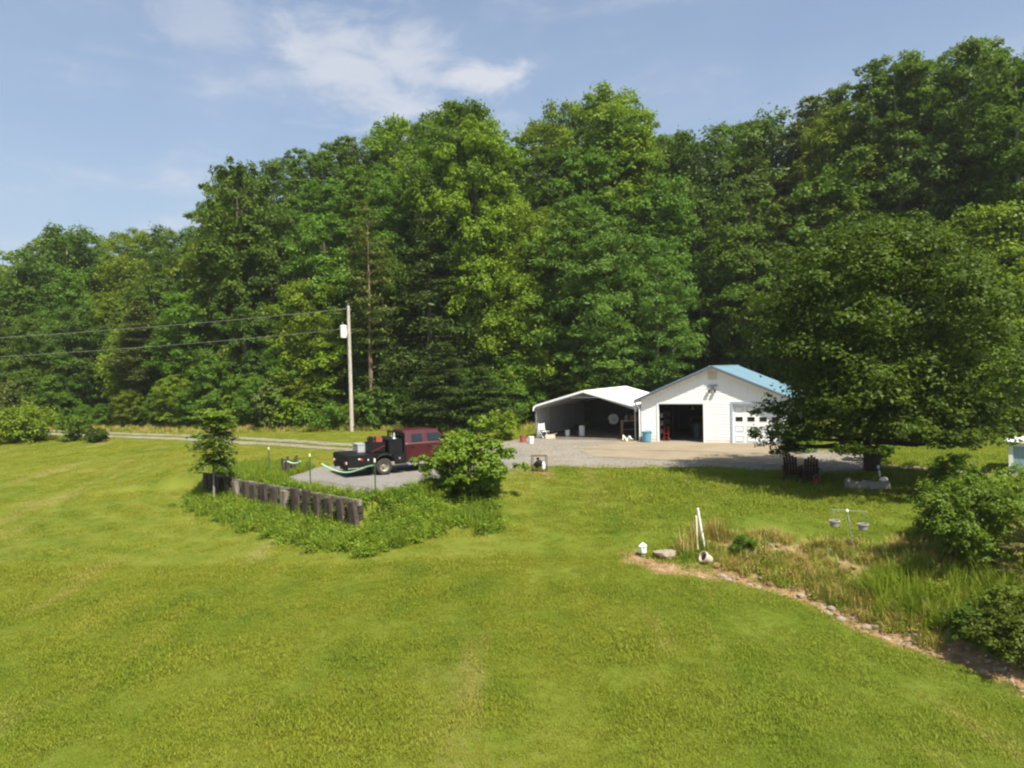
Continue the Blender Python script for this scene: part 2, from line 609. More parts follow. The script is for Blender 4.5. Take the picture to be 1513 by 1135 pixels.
M['rim'] = simple('dusty_steel_rim', (.27, .24, .185), .5, .3, .2, 8)
M['alu'] = simple('aluminium_box', (.62, .63, .64), .35, .5, .1, 6)
M['red'] = simple('red_paint', (.26, .022, .02), .45, var=.2)
M['red_dark'] = simple('dark_red_chair_paint', (.032, .010, .010), .7, var=.2)
M['orange'] = simple('orange_red_paint', (.26, .065, .04), .55, var=.25)
M['blue_bin'] = simple('teal_blue_plastic', (.10, .27, .36), .5, var=.1)
M['plastic_white'] = simple('white_plastic', (.74, .74, .71), .5, var=.06)
M['steel_green'] = simple('green_steel_post', (.045, .06, .042), .6, var=.2)
M['post_grey'] = simple('grey_green_post', (.20, .24, .18), .6, var=.2)
M['lime'] = simple('pale_green_cord', (.36, .62, .36), .6, var=.08)
M['lamp_red'] = simple('red_lens', (.45, .02, .03), .2, var=.1, spec=.6)
M['lamp_white'] = simple('white_lens', (.75, .75, .72), .2, var=.05, spec=.6)
M['pot_pink'] = simple('pinkish_clay', (.44, .34, .29), .85, var=.15)
M['cream'] = simple('cream_weathered_wood', (.62, .58, .44), .8, var=.12)
M['trim_blue'] = simple('pale_blue_trim', (.30, .40, .50), .5, var=.08)
M['shed_blue'] = simple('blue_grey_panel', (.24, .36, .44), .5, var=.1)
M['stone'] = simple('pale_stone', (.27, .25, .215), .9, var=.2, scale=5, bmp=.3)
M['wire'] = simple('aluminium_wire', (.22, .22, .20), .5, .2, .1)
M['cap'] = simple('yellow_white_cap', (.72, .70, .48), .5, var=.05)

M['leaf_mid'] = foliage('leaf_mid_green', (0.09, 0.166, 0.016))
M['leaf_bright'] = foliage('leaf_yellow_green', (0.142, 0.218, 0.015), .5)
M['leaf_dark'] = foliage('leaf_dark_green', (0.07, 0.128, 0.016), .3)
M['leaf_blue'] = foliage('leaf_blue_green', (.088, .158, .021), .2)
M['leaf_maple'] = foliage('leaf_maple', (.070, .118, .011), .35, trans=.34)
M['needle'] = foliage('pine_needles', (.095, .128, .024), .45, trans=.18)
M['needle_dark'] = foliage('hemlock_needles', (.062, .112, .020), .35, trans=.18)
M['leaf_brown'] = foliage('brownish_leaf', (.13, .10, .03), .3)
M['weed'] = foliage('weed_leaf', (.165, .25, .022), .5)
M['weed_dry'] = foliage('dry_weed', (.26, .215, .055), .5, trans=.3)
M['tall_grass'] = foliage('tall_grass_blade', (.17, .245, .024), .5, trans=.4)
M['straw'] = foliage('straw_blade', (.42, .33, .12), .5, trans=.3)
M['leaf_olive'] = foliage('leaf_olive_green', (.100, .150, .015), .45)
M['leaf_gold'] = foliage('golden_conifer', (.21, .20, .055), .5)
M['box'] = foliage('box_leaf', (.075, .19, .010), .3)


# ------------------------------------------------------------------ mesh builders
class MB:
    def __init__(self):
        self.v, self.f = [], []

    def add(self, vs, fs):
        o = len(self.v)
        self.v += [tuple(p) for p in vs]
        self.f += [tuple(i + o for i in q) for q in fs]
        return self

    def box(self, c, s, rot=None):
        hx, hy, hz = s[0] / 2, s[1] / 2, s[2] / 2
        vs = [Vector((x, y, z)) for z in (-hz, hz) for x, y in ((-hx, -hy), (hx, -hy), (hx, hy), (-hx, hy))]
        if rot is not None:
            vs = [rot @ v for v in vs]
        c = Vector(c)
        return self.add([v + c for v in vs], [(3, 2, 1, 0), (4, 5, 6, 7), (0, 1, 5, 4), (1, 2, 6, 5), (2, 3, 7, 6), (3, 0, 4, 7)])

    def bar(self, a, b, w, h=None):
        a, b = Vector(a), Vector(b)
        d = b - a
        q = d.to_track_quat('Y', 'Z').to_matrix()
        return self.box((a + b) / 2, (w, d.length, h or w), q)

    def tube(self, pts, rad, n=8, cap=True):
        pts = [Vector(p) for p in pts]
        rs = rad if isinstance(rad, (list, tuple)) else [rad] * len(pts)
        rings = []
        up = Vector((0, 0, 1))
        for i, p in enumerate(pts):
            d = (pts[min(i + 1, len(pts) - 1)] - pts[max(i - 1, 0)]).normalized()
            ref = up if abs(d.z) < .9 else Vector((1, 0, 0))
            u = d.cross(ref).normalized()
            w = d.cross(u)
            rings.append([p + (u * math.cos(2 * PI * k / n) + w * math.sin(2 * PI * k / n)) * rs[i] for k in range(n)])
        vs = [v for r_ in rings for v in r_]
        fs = []
        for i in range(len(pts) - 1):
            for k in range(n):
                a, b = i * n + k, i * n + (k + 1) % n
                fs.append((a, b, b + n, a + n))
        if cap:
            fs.append(tuple(range(n)))
            fs.append(tuple(reversed(range((len(pts) - 1) * n, len(pts) * n))))
        return self.add(vs, fs)

    def lathe(self, prof, c=(0, 0, 0), n=16, axis='Z'):
        vs, fs = [], []
        for r_, z in prof:
            for k in range(n):
                a = 2 * PI * k / n
                p = (r_ * math.cos(a), r_ * math.sin(a), z)
                if axis == 'Y':
                    p = (p[0], p[2], p[1])
                elif axis == 'X':
                    p = (p[2], p[0], p[1])
                vs.append((p[0] + c[0], p[1] + c[1], p[2] + c[2]))
        for i in range(len(prof) - 1):
            for k in range(n):
                a, b = i * n + k, i * n + (k + 1) % n
                fs.append((a, b, b + n, a + n))
        fs.append(tuple(reversed(range(n))))
        fs.append(tuple(range((len(prof) - 1) * n, len(prof) * n)))
        return self.add(vs, fs)

    def prism(self, prof, y0, y1):
        """closed outline in (x, z) extruded along y"""
        n = len(prof)
        vs = [(x, y0, z) for x, z in prof] + [(x, y1, z) for x, z in prof]
        fs = [tuple(range(n)), tuple(reversed(range(n, 2 * n)))] + [(i, i + n, (i + 1) % n + n, (i + 1) % n) for i in range(n)]
        return self.add(vs, fs)

    def mesh(self, name, mat):
        me = bpy.data.meshes.new(name)
        me.from_pydata(self.v, [], self.f)
        if mat is not None:
            me.materials.append(M[mat] if isinstance(mat, str) else mat)
        return me

    def build(self, name, mat, parent=None, smooth=False, bevel=0, fix=True):
        me = self.mesh(name, mat)
        if fix:
            bm = bmesh.new()
            bm.from_mesh(me)
            bmesh.ops.recalc_face_normals(bm, faces=bm.faces)
            if bevel:
                bmesh.ops.bevel(bm, geom=[e for e in bm.edges], offset=bevel, segments=2, affect='EDGES', clamp_overlap=True)
            bm.to_mesh(me)
            bm.free()
        if smooth:
            me.polygons.foreach_set('use_smooth', [True] * len(me.polygons))
        return link(name, me, parent)


def link(name, me, parent=None):
    o = bpy.data.objects.new(name, me)
    COL.objects.link(o)
    o.parent = parent
    return o


def tag(o, label, cat, group=None):
    o['label'] = label
    o['category'] = cat
    if group:
        o['group'] = group
    return o


def thing(name, label, cat, loc=(0, 0, 0), rz=0, group=None):
    o = bpy.data.objects.new(name, None)
    o.empty_display_size = .3
    COL.objects.link(o)
    o.location = loc
    o.rotation_euler = (0, 0, rz)
    return tag(o, label, cat, group)


def dup(root, loc=None, rz=None, scale=None, label=None, group=None):
    """copy a thing with its parts and their sub-parts (mesh data shared)"""
    def cp(o, par):
        c = o.copy()
        COL.objects.link(c)
        c.parent = par
        for k in o.children:
            cp(k, c)
        return c
    r = cp(root, None)
    if loc is not None:
        r.location = loc
    if rz is not None:
        r.rotation_euler = (0, 0, rz)
    if scale is not None:
        r.scale = scale
    if label:
        r['label'] = label
    if group:
        r['group'] = group
    return r


def np_mesh(name, V, Fq, mat, quads=True):
    me = bpy.data.meshes.new(name)
    k = Fq.shape[1]
    me.vertices.add(len(V))
    me.vertices.foreach_set('co', V.astype(np.float32).ravel())
    me.loops.add(Fq.size)
    me.loops.foreach_set('vertex_index', Fq.astype(np.int32).ravel())
    me.polygons.add(len(Fq))
    me.polygons.foreach_set('loop_start', np.arange(0, Fq.size, k, dtype=np.int32))
    me.update(calc_edges=True)
    if mat:
        me.materials.append(M[mat] if isinstance(mat, str) else mat)
    return me


# ------------------------------------------------------------------ ground and surfaces
def axis_pts(segs):
    out = []
    for a, b, st in segs:
        out += list(np.arange(a, b, st))
    return np.array(out + [segs[-1][1]])


def build_ground():
    xs = axis_pts([(-900, -140, 40), (-140, -50, 3), (-50, -34, .8), (-34, 30, .26), (30, 60, 1.0), (60, 140, 4), (140, 900, 40)])
    ys = axis_pts([(-300, -20, 40), (-20, 6, 2), (6, 62, .26), (62, 100, 1.2), (100, 260, 5), (260, 1600, 60)])
    X, Y = np.meshgrid(xs, ys)
    Z = T(X, Y)
    V = np.stack([X, Y, Z], -1).reshape(-1, 3)
    nx, ny = len(xs), len(ys)
    i = np.arange(nx * ny).reshape(ny, nx)
    Fq = np.stack([i[:-1, :-1], i[:-1, 1:], i[1:, 1:], i[1:, :-1]], -1).reshape(-1, 4)
    me = np_mesh('ground', V, Fq, 'lawn')
    x, y = V[:, 0], V[:, 1]
    dirt = np.exp(-(line_d(SWALE, x, y) / .44) ** 2) * 1.1
    dirt = np.maximum(dirt, np.exp(-(line_d(SCAR, x, y) / .4) ** 2) * .8)
    bed = pxy((940, 822, -1.1), (990, 832, -1.1), (1040, 838, -1.2), z=-1.1)
    dirt = np.maximum(dirt, np.exp(-(line_d(bed, x, y) / .62) ** 2) * 1.15)
    dirt = np.maximum(dirt, .40 * (poly_sd(BANK_R, x, y) < 0))
    rut = pxy((780, 695), (805, 702), z=-.05)
    dirt = np.maximum(dirt, np.exp(-(line_d(rut, x, y) / .7) ** 2))
    dirt = np.maximum(dirt, .3 * (line_d(WALL, x, y) < .7))
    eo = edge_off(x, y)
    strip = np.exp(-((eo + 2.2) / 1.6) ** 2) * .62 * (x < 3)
    dirt = np.maximum(dirt, strip)
    a = me.attributes.new('dirt', 'FLOAT', 'POINT')
    a.data.foreach_set('value', dirt.astype(np.float32))
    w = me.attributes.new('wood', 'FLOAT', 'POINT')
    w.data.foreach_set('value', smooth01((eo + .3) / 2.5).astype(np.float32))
    me.polygons.foreach_set('use_smooth', [True] * len(me.polygons))
    o = link('ground', me)
    o['kind'] = 'structure'


BANK_R = pxy((1052, 792, -.75), (1130, 792, -.75), (1290, 806, -.65), (1400, 800, -.6), (1560, 860, -.8), (1620, 1000, -1.6), (1520, 1003, -2.15), (1440, 978, -2.1), (1350, 948, -2.0), (1280, 920, -1.9), (1200, 886, -1.8), (1130, 858, -1.55), (1070, 838, -1.35))
build_ground()


def drape(name, sdf, x0, x1, y0, y1, res, lift, mat, kind='structure'):
    """sheet over the terrain wherever sdf < 0, its rim cut cell by cell"""
    xs = np.arange(x0, x1 + res, res)
    ys = np.arange(y0, y1 + res, res)
    X, Y = np.meshgrid(xs, ys)
    D = sdf(X, Y)
    ny, nx = D.shape
    V, Fs, key = [], [], {}

    def vid(k, p):
        if k not in key:
            key[k] = len(V)
            V.append(p)
        return key[k]
    for j in range(ny - 1):
        for i in range(nx - 1):
            c = [(j, i), (j, i + 1), (j + 1, i + 1), (j + 1, i)]
            d = [D[q] for q in c]
            if min(d) >= 0:
                continue
            poly = []
            for k in range(4):
                a, b = c[k], c[(k + 1) % 4]
                da, db = d[k], d[(k + 1) % 4]
                if da < 0:
                    poly.append(vid(a, (X[a], Y[a])))
                if (da < 0) != (db < 0):
                    t = da / (da - db)
                    ek = (min(a, b), max(a, b))
                    poly.append(vid(ek, (X[a] + t * (X[b] - X[a]), Y[a] + t * (Y[b] - Y[a]))))
            if len(poly) >= 3:
                Fs.append(poly)
    P = np.array(V)
    Z = T(P[:, 0], P[:, 1]) + lift
    me = bpy.data.meshes.new(name)
    me.from_pydata(np.column_stack([P, Z]).tolist(), [], Fs)
    me.materials.append(M[mat])
    o = link(name, me)
    o['kind'] = kind
    return o


_rag = sines(21, 10, .5, 3.5)


def rag(a):
    return lambda x, y: a * _rag(x, y)


TRACK = [tuple(g(px, py))[:2] for px, py in ((-60, 634), (60, 638), (150, 642), (250, 646), (350, 650.5), (430, 655.5), (520, 662), (600, 667), (680, 671))]
YARD = pxy((600, 661), (680, 664), (760, 652), (795, 647), (945, 652), (1175, 662), (1300, 672), (1300, 697), (1160, 696), (1050, 690), (900, 691), (780, 690), (730, 694), (640, 680), (590, 672))
PADG = pxy((424, 708), (470, 692), (560, 678), (640, 668), (770, 664), (772, 690), (722, 708), (655, 712), (605, 724), (545, 736), (478, 724), (430, 714))
def driveway_sd(x, y):
    d = line_d(TRACK, x, y)
    tr = np.abs(d - .85) - .48
    tail = poly_sd(YARD, x, y)
    return np.minimum(tr, tail) + .12 * _rag(x, y)


drape('gravel_driveway', driveway_sd, -48, 24, 28, 66, .35, .028, 'gravel')
drape('gravel_parking_pad', lambda x, y: poly_sd(PADG, x, y) + .14 * _rag(x, y), -16, 4, 24, 46, .3, .036, 'pad')
PATHP = [tuple(g(px, py))[:2] for px, py in ((1296, 689), (1380, 695), (1440, 700), (1513, 705), (1620, 714))]
drape('pale_footpath', lambda x, y: line_d(PATHP, x, y) - .42, 14, 34, 24, 40, .2, .034, 'concrete')

# ------------------------------------------------------------------ garage
TH = R(25)
GA = Vector((*onz(948, 653, 0)[:2], 0))
DR = Vector((math.cos(TH), -math.sin(TH), 0))
GW, GD, EAVE, RIDGE = 8.56, 10.0, 2.62, 4.46


def lap_siding(mb, outline_fn, s0, s1, z0, z1, step=.13, proud=.015):
    """horizontal lap boards between s0..s1; outline_fn(z) gives the span that exists at z"""
    z = z0
    while z < z1 - 1e-4:
        zt = min(z + step, z1)
        for a, b, c, d in outline_fn(z, zt):
            # a,b bottom span ; c,d top span
            mb.add([(a, -proud, z), (b, -proud, z), (d, -.002, zt), (c, -.002, zt), (a, 0, z), (b, 0, z)], [(0, 1, 2, 3), (4, 5, 1, 0)])
        z = zt


def build_garage():
    G = thing('garage', 'white lap-sided two-bay garage with a light blue metal gable roof and one bay open', 'garage', GA, -TH)
    o1 = (1.08, 3.73, 2.30)
    o2 = (5.40, 8.05, 2.30)
    m = RIDGE - EAVE
    half = GW / 2

    def span(z, zt):
        def lim(zz):
            if zz <= EAVE:
                return 0.0, GW
            k = (zz - EAVE) / m * half
            return k, GW - k
        (a, b), (c, d) = lim(z), lim(zt)
        cuts = []
        if zt <= 2.301:
            cuts = [o1, o2]
        xs = [(a, c)] + [v for q in cuts for v in ((q[0], q[0]), (q[1], q[1]))] + [(b, d)]
        return [(xs[i][0], xs[i + 1][0], xs[i][1], xs[i + 1][1]) for i in range(0, len(xs), 2)]
    mb = MB()
    lap_siding(mb, span, 0, GW, .0, 2.30, .19167)
    lap_siding(mb, span, 0, GW, 2.30, EAVE, .16)
    lap_siding(mb, span, 0, GW, EAVE, RIDGE - .01, .1884)
    mb.build('front_siding', 'siding', G, fix=False)
    # wall shells, 12 cm thick
    fr = MB()
    for a, b in ((0, o1[0]), (o1[1], o2[0]), (o2[1], GW)):
        fr.box(((a + b) / 2, .065, 1.15), (b - a - .004, .12, 2.30))
    fr.box((half, .065, (2.303 + EAVE) / 2), (GW - .004, .12, EAVE - 2.303))
    fr.prism([(0.01, EAVE), (GW - .01, EAVE), (half, RIDGE - .02)], .005, .12)
    fr.build('front_wall', 'white', G)
    for nm, x, w in (('side_wall', .06, .12), ('side_wall', GW - .06, .12)):
        mb = MB()
        for k in range(20):
            z = k * EAVE / 20
            sx = -1 if x < 1 else 1
            mb.box((x, GD / 2 + .13, z + EAVE / 40), (w + .001, GD - .26, EAVE / 20))
            xo = x + sx * (w / 2)
            mb.add([(xo + sx * .018, .0, z), (xo + sx * .018, GD, z), (xo + sx * .002, GD, z + EAVE / 20), (xo + sx * .002, 0, z + EAVE / 20)], [(0, 1, 2, 3)])
        mb.build(nm, 'white', G)
    MB().prism([(0, 0), (GW, 0), (GW, EAVE), (half, RIDGE - .02), (0, EAVE)], GD - .12, GD).build('rear_wall', 'white', G)
    # dark lining, floor and ceiling inside
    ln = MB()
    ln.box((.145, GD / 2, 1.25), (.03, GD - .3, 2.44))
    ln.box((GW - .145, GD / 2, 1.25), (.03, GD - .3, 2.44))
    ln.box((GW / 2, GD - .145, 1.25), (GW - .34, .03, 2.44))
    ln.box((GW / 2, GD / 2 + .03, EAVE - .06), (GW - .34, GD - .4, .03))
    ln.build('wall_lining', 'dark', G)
    MB().box((GW / 2, GD / 2, .022), (GW - .26, GD - .06, .044)).build('floor_slab', 'floor_in', G)
    # roof: two slopes of ribbed metal
    ov, fo, bo = .32, .34, .3
    sl = m / half
    for sgn in (-1, 1):
        mb = MB()
        L_ = half + ov

        def P(u, y, h):
            # u from ridge outward
            n = Vector((sgn * sl, 0, 1)).normalized()
            return Vector((half + sgn * u, y, RIDGE + .03 - sl * u)) + n * h
        y0, y1 = -fo, GD + bo
        vs = [P(0, y0, 0), P(L_, y0, 0), P(L_, y1, 0), P(0, y1, 0), P(0, y0, .05), P(L_, y0, .05), P(L_, y1, .05), P(0, y1, .05)]
        mb.add(vs, [(3, 2, 1, 0), (4, 5, 6, 7), (0, 1, 5, 4), (1, 2, 6, 5), (2, 3, 7, 6), (3, 0, 4, 7)])
        rf = mb.build('roof_slope', 'roof_blue', G)
        ribs = MB()
        y = y0 + .15
        while y < y1:
            a, b = P(.12, y, .07), P(L_ - .01, y, .07)
            ribs.bar(a, b, .035, .05)
            y += .46
        r_ = ribs.build('standing_seam', 'roof_blue', rf)
        r_['kind'] = 'stuff'
        # barge board at the front, soffit and eave gutter
        q = MB()
        a, b = P(-.02, y0 - .014, -.005), P(L_ + .01, y0 - .014, -.005)
        q.bar(a, b, .024, .14)
        q.build('barge_board', 'trim_grey', G)
        s_ = MB()
        s_.bar(P(.03, -.168, -.035), P(L_, -.168, -.035), .30, .02)
        s_.build('soffit', 'white', G)
        gt = MB()
        e = P(L_ + .06, 0, -.02)
        gt.box((e.x, GD / 2, e.z - .02), (.11, GD + .6, .11))
        gt.build('gutter', 'white_metal', G)
    MB().bar((half, -fo - .02, RIDGE + .085), (half, GD + bo, RIDGE + .085), .28, .05).build('ridge_cap', 'roof_blue', G)
    dp = MB()
    dp.tube([(-.36, -.22, EAVE - .2), (-.2, -.10, EAVE - .42), (-.09, -.06, EAVE - .55), (-.09, -.06, .06), (-.16, -.2, .05)], .045, 8)
    dp.build('downspout', 'white_metal', G)
    # open bay trim
    for (a, b, h) in (o1, o2):
        tm_ = 'white' if a < 2 else 'trim_blue'
        for x in (a - .05, b + .05):
            MB().box((x, -.035, h / 2 + .02), (.10, .03, h + .04)).build('door_trim', tm_, G)
        MB().box(((a + b) / 2, -.035, h + .09), (b - a + .20, .03, .10)).build('door_trim', tm_, G)
    # closed sectional door : four rows of four raised panels, second row glazed
    a, b, h = o2
    D = MB()
    D.box(((a + b) / 2, .16, h / 2), (b - a - .004, .05, h))
    door = D.build('garage_door', 'white', G)
    rows, cols = 4, 4
    rh, cw = h / rows, (b - a) / cols
    for r_ in range(rows):
        for c in range(cols):
            x, z = a + (c + .5) * cw, h - (r_ + .5) * rh
            fw, fh = .44, .30
            fm = MB()
            for dx in (-fw / 2, fw / 2):
                fm.box((x + dx, .131, z), (.03, .012, fh + .03))
            for dz in (-fh / 2, fh / 2):
                fm.box((x, .131, z + dz), (fw - .03, .012, .03))
            if r_ == 1:
                f = fm.build('window_frame', 'white', door)
                MB().box((x, .133, z), (fw - .03, .006, fh - .03)).build('window_pane', 'glass_dark', door)
            else:
                f = fm.build('panel_moulding', 'shed_blue', door)
                MB().box((x, .131, z), (fw - .12, .010, fh - .12)).build('door_panel', 'white', door)
    MB().box(((a + b) / 2, .12, .03), (b - a - .01, .03, .05)).build('door_seal', 'rubber', door)
    # gable vent and twin floodlight
    v = MB()
    v.box((half, -.035, RIDGE - .47), (.50, .05, .42))
    vent = v.build('gable_vent', 'cream', G)
    for k in range(5):
        MB().box((half, -.066, RIDGE - .62 + k * .075), (.40, .018, .03)).build('louvre_slat', 'cream', vent)
    fl = MB()
    fl.box((half + .02, -.05, 3.42), (.56, .06, .05))
    fl.box((half + .02, -.06, 3.30), (.16, .08, .2))
    lamp = fl.build('twin_floodlight', 'trim_grey', G)
    for dx in (-.16, .16):
        MB().lathe([(.03, .0), (.05, .05), (.10, .17), (.10, .2)], (half + dx, -.15, 2.98), 12).build('lamp_head', 'trim_grey', lamp, smooth=False)
        MB().tube([(half + dx, -.15, 3.17), (half + dx * .6, -.1, 3.36)], .018, 6).build('lamp_arm', 'trim_grey', lamp)
    return G


GARAGE = build_garage()


def gl(s, d, z=0.0):
    """garage local -> world"""
    return GA + DR * s + Vector((math.sin(TH), math.cos(TH), 0)) * d + Vector((0, 0, z))


AP1 = [tuple(gl(-.7, .05))[:2], tuple(gl(9.0, .05))[:2], tuple(gl(9.4, -4.5))[:2], tuple(gl(-2.2, -5.0))[:2]]
AP2 = [tuple(gl(-2.3, -5.12))[:2], tuple(gl(9.4, -4.62))[:2], tuple(gl(9.6, -8.2))[:2], tuple(gl(3.0, -8.6))[:2], tuple(gl(-.5, -8.0))[:2]]
for ap_ in (AP1, AP2):
    drape('concrete_apron', lambda x, y: poly_sd(ap_, x, y) + .03 * _rag(x, y), 0, 22, 30, 46, .3, .042, 'concrete')

# ------------------------------------------------------------------ carport
CL = onz(793, 648.5, 0)
CPW, CPD, CPE, CPR = 6.75, 9.5, 1.98, 3.12
CPO = gl(-.45, .4) - DR * CPW


def build_carport():
    Cp = thing('metal_carport', 'open white metal carport with a low gable roof beside the garage', 'carport', CPO, -TH)
    h = CPW / 2
    sl = (CPR - CPE - .12) / h
    prof = [(-.06, CPE - .10), (-.06, CPE + .05), (.02, CPE + .17), (.16, CPE + .25), (h, CPR + .02), (CPW - .16, CPE + .25), (CPW - .02, CPE + .17), (CPW + .06, CPE + .05), (CPW + .06, CPE - .10)]
    inner = [(x + (.02 if x < h else -.02 if x > h else 0), z - .03) for x, z in prof]
    full = prof + inner[::-1]
    n = len(prof)
    vs, fs = [], []
    # corrugated along the depth: sheet with small ribs
    ys = np.linspace(-.12, CPD + .1, 82)
    for i, y in enumerate(ys):
        rib = .022 if i % 3 == 0 else 0
        for x, z in prof:
            vs.append((x, y, z + rib))
    for i in range(len(ys) - 1):
        for k in range(n - 1):
            a = i * n + k
            fs.append((a, a + 1, a + n + 1, a + n))
    mb = MB()
    mb.add(vs, fs)
    mb.build('roof_sheeting', 'white_metal', Cp, fix=False)
    # front trim following the roof edge
    tr = MB()
    for i in range(n - 1):
        (x0, z0), (x1, z1) = prof[i], prof[i + 1]
        tr.bar((x0, -.14, z0 - .045), (x1, -.14, z1 - .045), .05, .12)
    tr.build('edge_trim', 'white_metal', Cp)
    # bows and legs
    for k, y in enumerate((.06, 2.4, 4.8, 7.2, CPD - .1)):
        b = MB()
        b.bar((.05, y, CPE - .02), (h, y, CPR - .10), .06)
        b.bar((CPW - .05, y, CPE - .02), (h, y, CPR - .10), .06)
        b.bar((h - 1.4, y, CPE + .72), (h + 1.4, y, CPE + .72), .05)
        b.build('roof_bow', 'grey_metal', Cp)
        for x in (.05, CPW - .05):
            MB().box((x, y, CPE / 2), (.06, .06, CPE)).build('leg', 'grey_metal', Cp)
    # ribbed left wall, and rear wall
    def ribbed(p0, p1, z1, name, top=None, mat='back_sheet'):
        mb = MB()
        N_ = int((Vector(p1) - Vector(p0)).length / .11)
        d = (Vector(p1) - Vector(p0))
        nrm = Vector((-d.y, d.x, 0)).normalized()
        vs = []
        for i in range(N_ + 1):
            t = i / N_
            q = Vector(p0) + d * t + nrm * (.022 if i % 2 else 0)
            zt = top(t) if top else z1
            vs += [(q.x, q.y, .02), (q.x, q.y, zt)]
        mb.add(vs, [(2 * i, 2 * i + 2, 2 * i + 3, 2 * i + 1) for i in range(N_)])
        mb.build(name, mat, Cp, fix=False)
    ribbed((0, .02, 0), (0, CPD, 0), CPE, 'left_wall', mat='wall_sheet')
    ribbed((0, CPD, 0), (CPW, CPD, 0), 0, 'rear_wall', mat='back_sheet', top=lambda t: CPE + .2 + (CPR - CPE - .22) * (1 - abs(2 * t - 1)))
    ribbed((CPW, CPD * .45, 0), (CPW, CPD, 0), CPE, 'right_wall')
    return Cp


CARPORT = build_carport()


def cl(s, d, z=0.0):
    return CPO + DR * s + Vector((math.sin(TH), math.cos(TH), 0)) * d + Vector((0, 0, z))


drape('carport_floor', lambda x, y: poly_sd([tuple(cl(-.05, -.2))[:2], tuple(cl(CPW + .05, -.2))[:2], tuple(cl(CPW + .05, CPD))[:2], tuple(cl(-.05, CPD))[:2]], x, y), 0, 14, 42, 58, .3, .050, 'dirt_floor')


def bucket(label, loc, mat='plastic_white', s=1.0, group=None, bail=True):
    b = thing('bucket', label, 'bucket', loc, random.random() * 6, group)
    MB().lathe([(.125 * s, 0), (.15 * s, .36 * s), (.165 * s, .365 * s), (.165 * s, .40 * s), (.14 * s, .40 * s), (.12 * s, .05 * s)], n=18).build('bucket_body', mat, b, smooth=False)
    pts = [(.165 * s * math.cos(a), .05 * s, .36 * s - .14 * s * math.sin(a)) for a in np.linspace(0, PI, 9)]
    MB().tube(pts, .006 * s, 5).build('bail_handle', 'grey_metal', b)
    return b


random.seed(3)
bucket('white bucket inside the carport, left of the taller white drum', cl(1.75, 1.3, .05), s=1.1)
dr = thing('white_drum', 'tall white plastic drum standing inside the carport right of the bucket', 'drum', cl(2.55, 1.9, .05))
MB().lathe([(.18, 0), (.2, .03), (.2, .28), (.21, .3), (.2, .32), (.2, .6), (.17, .66), (.1, .66)], n=18).build('drum_body', 'plastic_white', dr)
MB().lathe([(.19, .655), (.19, .70), (.17, .71)], n=18).build('drum_lid', 'plastic_white', dr)
bucket('white bucket on the gravel left of the carport corner post', gl(0, 0) * 0 + g(785, 656), s=1.15)
br = thing('rusty_drum', 'small rusty brown drum at the edge of the yard left of the white bucket', 'drum', g(773, 654))
MB().lathe([(.2, 0), (.21, .04), (.2, .2), (.21, .22), (.2, .24), (.21, .44), (.19, .46)], n=16).build('drum_body', 'orange', br)
MB().lathe([(.18, .462), (.05, .47), (.03, .49)], n=16).build('drum_lid', 'tie_wood', br)


def trolley_fan():
    f = thing('barrel_fan', 'round pale barrel fan on a stand deep inside the carport', 'fan', cl(3.9, 4.6, .05), .4)
    MB().lathe([(.34, -.12), (.36, -.1), (.36, .1), (.34, .12), (.33, .0)], (0, 0, .95), 22, 'Y').build('drum_shroud', 'white_metal', f)
    gr = MB()
    for k in range(8):
        a = k * PI / 4
        gr.bar((0, -.13, .95), (.34 * math.cos(a), -.13, .95 + .34 * math.sin(a)), .02)
    gr.build('grille', 'white_metal', f)
    MB().lathe([(.07, -.15), (.08, -.10), (.08, .1), (.05, .12)], (0, 0, .95), 12, 'Y').build('hub', 'grey_metal', f)
    s = MB()
    for x in (-.37, .37):
        s.bar((x, 0, .95), (x, 0, .05), .04)
        s.bar((x, -.3, .03), (x, .3, .03), .05)
    s.bar((-.37, 0, .08), (.37, 0, .08), .04)
    s.build('stand', 'black_paint', f)


trolley_fan()


def lawn_chair():
    c = thing('folding_chair', 'white folding metal chair frame by the left leg of the carport', 'chair', cl(.62, -.05, .045), .6)
    for x in (-.24, .24):
        MB().tube([(x, -.3, .02), (x, .22, .48), (x, .30, 1.0)], .018, 6).build('side_rail', 'plastic_white', c)
        MB().tube([(x, .28, .02), (x, -.25, .46)], .018, 6).build('leg', 'plastic_white', c)
    for k in range(4):
        MB().box((0, .245 + .016 * k, .58 + .11 * k), (.46, .012, .07)).build('back_slat', 'plastic_white', c)
        MB().box((0, -.2 + .11 * k, .465), (.46, .08, .012)).build('seat_slat', 'plastic_white', c)


lawn_chair()
wb = thing('scrap_crate', 'low pale crate with loose boards on the carport floor edge beside the chair', 'crate', cl(1.15, -.25, .045), -.2)
for k in range(3):
    MB().box((0, -.17, .05 + .09 * k), (.6, .02, .07)).build('slat', 'cream', wb)
    MB().box((0, .17, .05 + .09 * k), (.6, .02, .07)).build('slat', 'cream', wb)
for x in (-.28, .28):
    MB().box((x, 0, .14), (.03, .31, .26)).build('end_board', 'cream', wb)
MB().bar((-.4, -.05, .20), (.45, .05, .36), .08, .02).build('loose_board', 'raw_wood', wb)


def sawhorse():
    s = thing('wooden_workbench', 'wooden workbench with clutter inside the carport by its right leg', 'workbench', cl(5.55, 3.4, .05))
    MB().box((0, 0, .95), (1.5, .6, .06)).build('bench_top', 'raw_wood', s)
    for x in (-.68, .68):
        for y in (-.25, .25):
            MB().box((x, y, .46), (.08, .08, .92)).build('leg', 'raw_wood', s)
    MB().box((0, .2, .35), (1.3, .1, .05)).build('stretcher', 'raw_wood', s)


